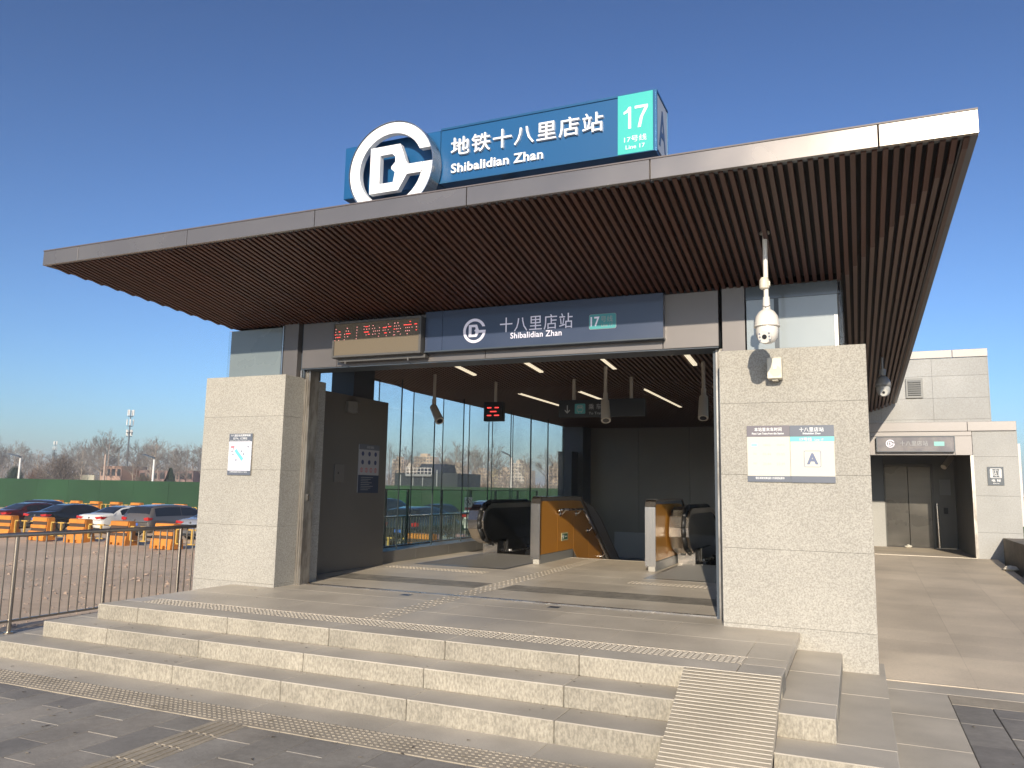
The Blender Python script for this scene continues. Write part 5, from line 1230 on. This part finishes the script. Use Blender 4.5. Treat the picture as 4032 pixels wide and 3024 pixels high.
for s_, (h, sp, up_r, t0) in enumerate([(10.2, .85, .62, .30), (9.6, 1.0, .5, .28), (10.6, .8, .6, .36), (9.0, 1.05, .45, .32)]):
    tr, tw = branch_mesh(11 + s_, h, sp, 4, 6, up_r, t0)
    VAR.append((tr.mesh('trunk', bark if s_ % 2 else bark_p), tw.mesh('crown', twig_m), h))
def tree(name, label, x, y, hgt, var, group, cat='tree'):
    t = thing(name, label, cat, (x, y, GZ), group, random.uniform(0, 6.28)); s_ = hgt / VAR[var][2]
    a = inst(VAR[var][0], 'trunk', (0, 0, 0), t); b_ = inst(VAR[var][1], 'crown', (0, 0, 0), t); t.scale = (s_ * 1.05, s_ * 1.05, s_)
    return t
TL = [(-172, 8.6), (-166.5, 10.6), (-162.0, 9.9), (-158.2, 9.6), (-154.5, 8.2), (-143.8, 9.0), (-141.2, 8.8), (-138.6, 9.4), (-135.4, 11.6), (-132.6, 11.4), (-130.0, 9.2), (-127.6, 9.9), (-125.2, 10.2), (-122.6, 9.2), (-120.2, 10.2), (-117.9, 8.9), (-116.0, 8.8), (-113.6, 9.0), (-112.0, 9.9), (-110.2, 9.3)]
whereL = ['at the left edge of the photo', 'just right of the left edge', 'left of the first street lamp', 'right of the first street lamp', 'over the dark conifer at the left', 'right of the broad brown bush', 'second right of the broad brown bush', 'behind the low tan house at its left end', 'tallest one, left of the radio mast', 'next to the radio mast on its left', 'just behind the radio mast', 'right of the radio mast before the chimney', 'over the dark block right of the mast', 'left of the second street lamp', 'just right of the second street lamp', 'second right of the second street lamp', 'third right of the second street lamp', 'behind the small dark conifer at the right', 'just left of the left pillar edge', 'half hidden by the left pillar']
for i, ((x, h), wl) in enumerate(zip(TL, whereL)):
    tree('bare_tree', 'leafless tree beyond the hoarding, ' + wl, x, 110 + random.uniform(-3, 3), h, i % 4, 'bare trees left of the entrance')
TB = [(-178 + 2.5 * i + random.uniform(-1, 1)) for i in range(30)]
for i, x in enumerate(TB):
    t_ = tree('bare_tree', 'leafless tree of the hazy back row beyond the hoarding, left of the entrance', x * 1.2, 134 + random.uniform(-4, 4), random.uniform(9, 12), (i * 3 + 1) % 4, 'hazy back row of bare trees')
TG = [(-70.2, 9.0), (-67.0, 8.5), (-64.6, 7.6), (-61.2, 7.0), (-58.6, 8.3), (-57.2, 9.1), (-55.3, 8.7), (-53.9, 8.6), (-52.5, 8.2), (-50.4, 8.9), (-48.2, 7.0), (-46.0, 7.4), (-43.4, 8.1), (-41.8, 7.8), (-39.5, 8.0)]
whereG = ['beside the inner wall edge', 'left of the dark shed', 'over the left end of the dark shed', 'behind the shed pavilion', 'right of the shed pavilion', 'at the right end of the dark shed', 'right of the dark shed', 'left of the prohibition sign line', 'over the middle of the tan flats', 'left of the glass-wall street lamp', 'behind the glass-wall street lamp', 'right of the tall pale flats', 'near the right end of the glass wall', 'second from the right end of the glass wall', 'at the very right end of the glass wall']
for i, ((x, h), wl) in enumerate(zip(TG, whereG)):
    tree('bare_tree', 'leafless tree through the glass wall, ' + wl, x, 110 + random.uniform(-3, 3), h, (i + 1) % 4, 'bare trees seen through the glass wall')
tree('bare_tree', 'leafless tree at the far right edge beyond the lift building', 17.6, 74, 7.5, 1, None)
# broad brown bush tree
def bush(label, x, y, w_, h, seed, m, nm='broad_bush_tree', cat='tree', dens=5200):
    t = thing(nm, label, cat, (x, y, GZ)); rnd = random.Random(seed)
    mb = MB()
    pt('trunk', MB().tube((x, y, GZ), (x + .2, y, GZ + h * .3), .3, .2, n=6).tube((x + .2, y, GZ + h * .3), (x + w_ * .2, y, GZ + h * .7), .16, .05, n=5).tube((x + .1, y, GZ + h * .25), (x - w_ * .22, y, GZ + h * .7), .16, .05, n=5), bark, t)
    for _ in range(dens):
        a = rnd.uniform(0, 2 * PI); e = rnd.random() ** .5; ph = rnd.uniform(-.25, 1) ; rr = e * (.86 + .14 * math.sin(a * 5 + seed) * math.cos(ph * 7))
        cz = math.sin(ph * PI / 2); cr = math.cos(ph * PI / 2)
        p = Vector((x + w_ * .5 * rr * cr * math.cos(a), y + w_ * .4 * rr * cr * math.sin(a), GZ + h * .36 + h * .62 * rr * cz))
        d = (p - Vector((x, y, GZ + h * .2))).normalized() + Vector((rnd.uniform(-.6, .6), rnd.uniform(-.6, .6), rnd.uniform(-.2, .6)))
        q = p + d * rnd.uniform(.35, .9); s_ = Vector((rnd.uniform(-1, 1), rnd.uniform(-1, 1), rnd.uniform(-1, 1))).cross(d).normalized() * .035
        mb.add([p - s_, p + s_, q], [(0, 1, 2)])
    pt('crown', mb, m, t); return t
bush('broad dense brown tree behind the hoarding, widest crown left of the mast', -146.6, 109, 13.0, 7.7, 3, bush_m)
bush('low reddish bare shrub left of the broad brown tree', -152.6, 108, 5.5, 4.6, 4, mat('bush_red', (.16, .095, .07), .9), 'bare_shrub', 'shrub', 1800)
bush('dark evergreen shrub below the second left street lamp trees', -157.6, 107, 4.0, 5.2, 5, conif_m, 'evergreen_shrub', 'shrub', 2600)
bush('grey bare shrub at the foot of the trees right of the mast', -121.5, 107, 6.5, 3.6, 6, mat('bush_grey', (.13, .11, .085), .9), 'bare_shrub', 'shrub', 2000)
bush('wide bare shrub mass at the foot of the trees behind the glass wall', -50.0, 104, 9, 2.9, 7, mat('bush_tan', (.20, .15, .11), .9), 'bare_shrub', 'shrub', 2600)
bush('bare shrub at the left end of the view through the glass', -69.0, 104, 6, 2.9, 9, MATS['bush_tan'], 'bare_shrub', 'shrub', 1800)
bush('bare shrub at the right end of the view through the glass', -42.5, 104, 7, 2.7, 10, MATS['bush_tan'], 'bare_shrub', 'shrub', 1800)
t = thing('conifer', 'small dark pointed conifer just left of the left pillar', 'tree', (-112.7, 105, GZ)); t.scale = (1, 1, 1)
rnd = random.Random(5); mb = MB()
for _ in range(1800):
    f = rnd.random() ** .8; a = rnd.uniform(0, 2 * PI); r = (1 - f) * 1.6 * rnd.uniform(.5, 1.08)
    p = Vector((-112.7 + r * math.cos(a), 105 + r * math.sin(a), GZ + .3 + f * 4.8)); q = p + Vector((.35 * math.cos(a), .35 * math.sin(a), -.18)); s_ = Vector((-math.sin(a), math.cos(a), .4)) * .10
    mb.add([p - s_, p + s_, q], [(0, 1, 2)])
pt('crown', mb, conif_m, t); pt('trunk', MB().tube((-112.7, 105, GZ), (-112.7, 105, GZ + 4.5), .15, .03, n=6), bark, t)
# far-off tree belt that reads as one mass
mb = MB(); rnd = random.Random(9)
for _ in range(22000):
    x = rnd.uniform(-310, -128); y = 175 + rnd.uniform(-8, 8); h = 1.5 + rnd.random() ** 1.3 * (5.6 + 1.8 * math.sin(x * .21) * math.sin(x * .057 + 1)) 
    d = Vector((rnd.uniform(-.5, .5), 0, rnd.uniform(.4, 1.2))); s_ = Vector((.075, 0, 0)); p = Vector((x, y, GZ + h))
    mb.add([p - s_, p + s_, p + d * 1.7], [(0, 1, 2)])
for _ in range(9000):
    x = rnd.uniform(-128, 25); y = 175 + rnd.uniform(-8, 8); h = 1.0 + rnd.random() ** 1.3 * (2.9 + .9 * math.sin(x * .21)); d = Vector((rnd.uniform(-.5, .5), 0, rnd.uniform(.4, 1.2))); s_ = Vector((.075, 0, 0)); p = Vector((x, y, GZ + h))
    mb.add([p - s_, p + s_, p + d * 1.3], [(0, 1, 2)])
o = mb.build('distant_wood', mat('wood_mass', (.17, .148, .13), .9)); stuff(o)

# ============================================================ FAR BUILDINGS
def block(name, label, x0, x1, y, zt, m, floors=None, cat='building', dep=14, group=None, bays=None, roof=True):
    t = thing(name, label, cat, ((x0 + x1) / 2, y, GZ), group)
    pt('wall', MB().box(x0, x1, y, y + dep, GZ, zt), m, t)
    H_ = zt - GZ; floors = floors or max(2, int(H_ / 3)); fh = H_ / floors; bays = bays or max(2, int((x1 - x0) / 3.2)); bw_ = (x1 - x0) / bays
    mb = MB(); mb2 = MB()
    for i in range(floors):
        for j in range(bays):
            xa = x0 + bw_ * (j + .2); mb.box(xa, xa + bw_ * .6, y - .05, y + .1, GZ + fh * (i + .30), GZ + fh * (i + .78))
            if (i + j) % 2 == 0 or j % 3 == 0: mb2.box(xa - .2, xa + bw_ * .62, y - .9, y, GZ + fh * (i + .06), GZ + fh * (i + .28))
    pt('window', mb, win_dk, t)['kind'] = 'stuff'
    if H_ > 12: pt('balcony', mb2, m, t)['kind'] = 'stuff'
    if roof and H_ > 12:
        xm = (x0 + x1) / 2; pt('roof_house', MB().box(xm - (x1 - x0) * .22, xm + (x1 - x0) * .18, y + 2, y + 8, zt, zt + 3.0), m, t)
    return t
FL = [(-441.5, -428, 29, tan_b, 'left of the shed, cut by inner wall'), (-426, -417, 22, pale_b, 'low one between the first and second towers'), (-415.7, -394.2, 32, tan_b, 'widest one behind the shed pavilion'), (-383.3, -372.8, 26.6, pale_b, 'narrow pale one above the right of the shed'), (-371.7, -359.3, 23, tan_b, 'just right of the narrow pale one'), (-348.9, -330.8, 18, tan_b, 'first lower one in the middle of the view'), (-329.5, -321.2, 16.7, mat('flat_ochre', (.55, .44, .2), .9), 'ochre low one left of the lamp'), (-320.8, -308, 18.8, tan_b, 'lower one right of the ochre block'), (-306.3, -291.8, 25.6, pale_b, 'tall pale one right of the lamp'), (-291.5, -286.8, 18.8, tan_b, 'small one joined to the tall pale one'), (-267.5, -258, 23.3, tan_b, 'at the right end of the glass wall')]
for a, b_, z, m, w_ in FL: block('apartment_block', 'far block of flats through the glass, ' + w_, a, b_, 700, z, m, group='far blocks of flats')
for i, (a, b_, z, w_) in enumerate([(-745, -727, 14, 'left of the mast'), (-712, -690, 12, 'right of the mast'), (-655, -630, 13, 'right of the second street lamp')]): block('apartment_block', 'hazy low far block on the left skyline, ' + w_, a, b_, 620, z, pale_b, group='far hazy blocks on the left')
# tan house, pale wall, chimneys left
t = block('tan_house', 'low tan house with pale gable walls behind the trees left of the mast', -139.2, -133.2, 112, 4.6, mat('house_tan', (.36, .24, .19), .9), floors=2, dep=6, bays=4)
t = block('tan_house', 'long pinkish low building right of the tan house behind the mast', -133.0, -118.5, 116, 3.9, mat('house_pink', (.30, .20, .18), .9), floors=2, dep=6, bays=8)
o = MB().box(-155.8, -139.6, 111, 111.3, GZ, 2.72).build('pale_wall', mat('pale_wall_m', (.42, .40, .32), .9, stain=(.3, .2))); o['label'] = 'long pale wall below the broad brown tree behind the hoarding'; o['category'] = 'wall'
o = MB().box(-127.6, -126.6, 126, 127, GZ, 6.5).build('dark_tower_block', mat('tower_hazed', (.09, .095, .11), .8)); o['label'] = 'narrow dark slab tower right of the radio mast'; o['category'] = 'tower'  # grey lightened so that its colour carries the haze
o = MB().tube((-130.7, 106, GZ), (-130.7, 106, 6.6), .22, .16, n=10).build('chimney', mat('chimney_tan', (.42, .32, .26), .9)); o['label'] = 'thin tan chimney just left of the radio mast foot'; o['category'] = 'chimney'
# dark shed with roof pavilion
t = thing('dark_shed', 'dark flat roofed shed with roof pavilion and white stairs beyond the hoarding', 'building', (-46, 80, GZ))
pt('wall', MB().box(-50.1, -41.7, 80, 86, GZ, 3.25), shed_m, t)
pt('roof_pavilion', MB().add([(-47.4, 80.4, 3.25), (-43.9, 80.4, 3.25), (-43.9, 84, 3.25), (-47.4, 84, 3.25), (-47.0, 80.8, 4.32), (-43.95, 80.8, 4.32), (-43.95, 83.5, 4.32), (-47.0, 83.5, 4.32)], [(0, 1, 5, 4), (1, 2, 6, 5), (2, 3, 7, 6), (3, 0, 4, 7), (4, 5, 6, 7)]), roof_bl, t)
mb = MB()
for z in (3.75, 4.15): mb.tube((-48.3, 79.6, z - .35), (-44.9, 79.6, z - .35), .035, n=5)
for i in range(8): mb.tube((-48.3 + .486 * i, 79.6, 3.0), (-48.3 + .486 * i, 79.6, 3.85), .035, n=5)
pt('roof_railing', mb, white_p, t); pt('walkway', MB().box(-48.3, -44.9, 79.5, 80, 2.85, 3.1), mat('walkway_grey', (.25, .27, .27), .7), t)
pt('panel_strip', MB().box(-49.3, -49.2, 79.95, 80, GZ, 3.0).box(-47.6, -47.5, 79.95, 80, GZ, 3.0).box(-46.3, -46.2, 79.95, 80, GZ, 3.0).box(-44.4, -44.3, 79.9, 80, GZ, 3.6), mat('strip_grey', (.3, .33, .33), .6), t)

# ============================================================ HAZE
HAZE = 0.0006
if HAZE:
    m = bpy.data.materials.new('haze_air'); m.use_nodes = True; tt = m.node_tree; tt.nodes.clear()
    oo = tt.nodes.new('ShaderNodeOutputMaterial'); vv = tt.nodes.new('ShaderNodeVolumePrincipled')
    vv.inputs['Color'].default_value = (.80, .88, 1.0, 1); vv.inputs['Density'].default_value = HAZE; vv.inputs['Anisotropy'].default_value = 0.0
    tt.links.new(vv.outputs[0], oo.inputs['Volume'])
    o = MB().box(-4100, 4100, -4100, 4100, -1.9, 45).build('haze', m); stuff(o)
print('SCENE OBJECTS', len(bpy.data.objects), 'pavers', cnt)
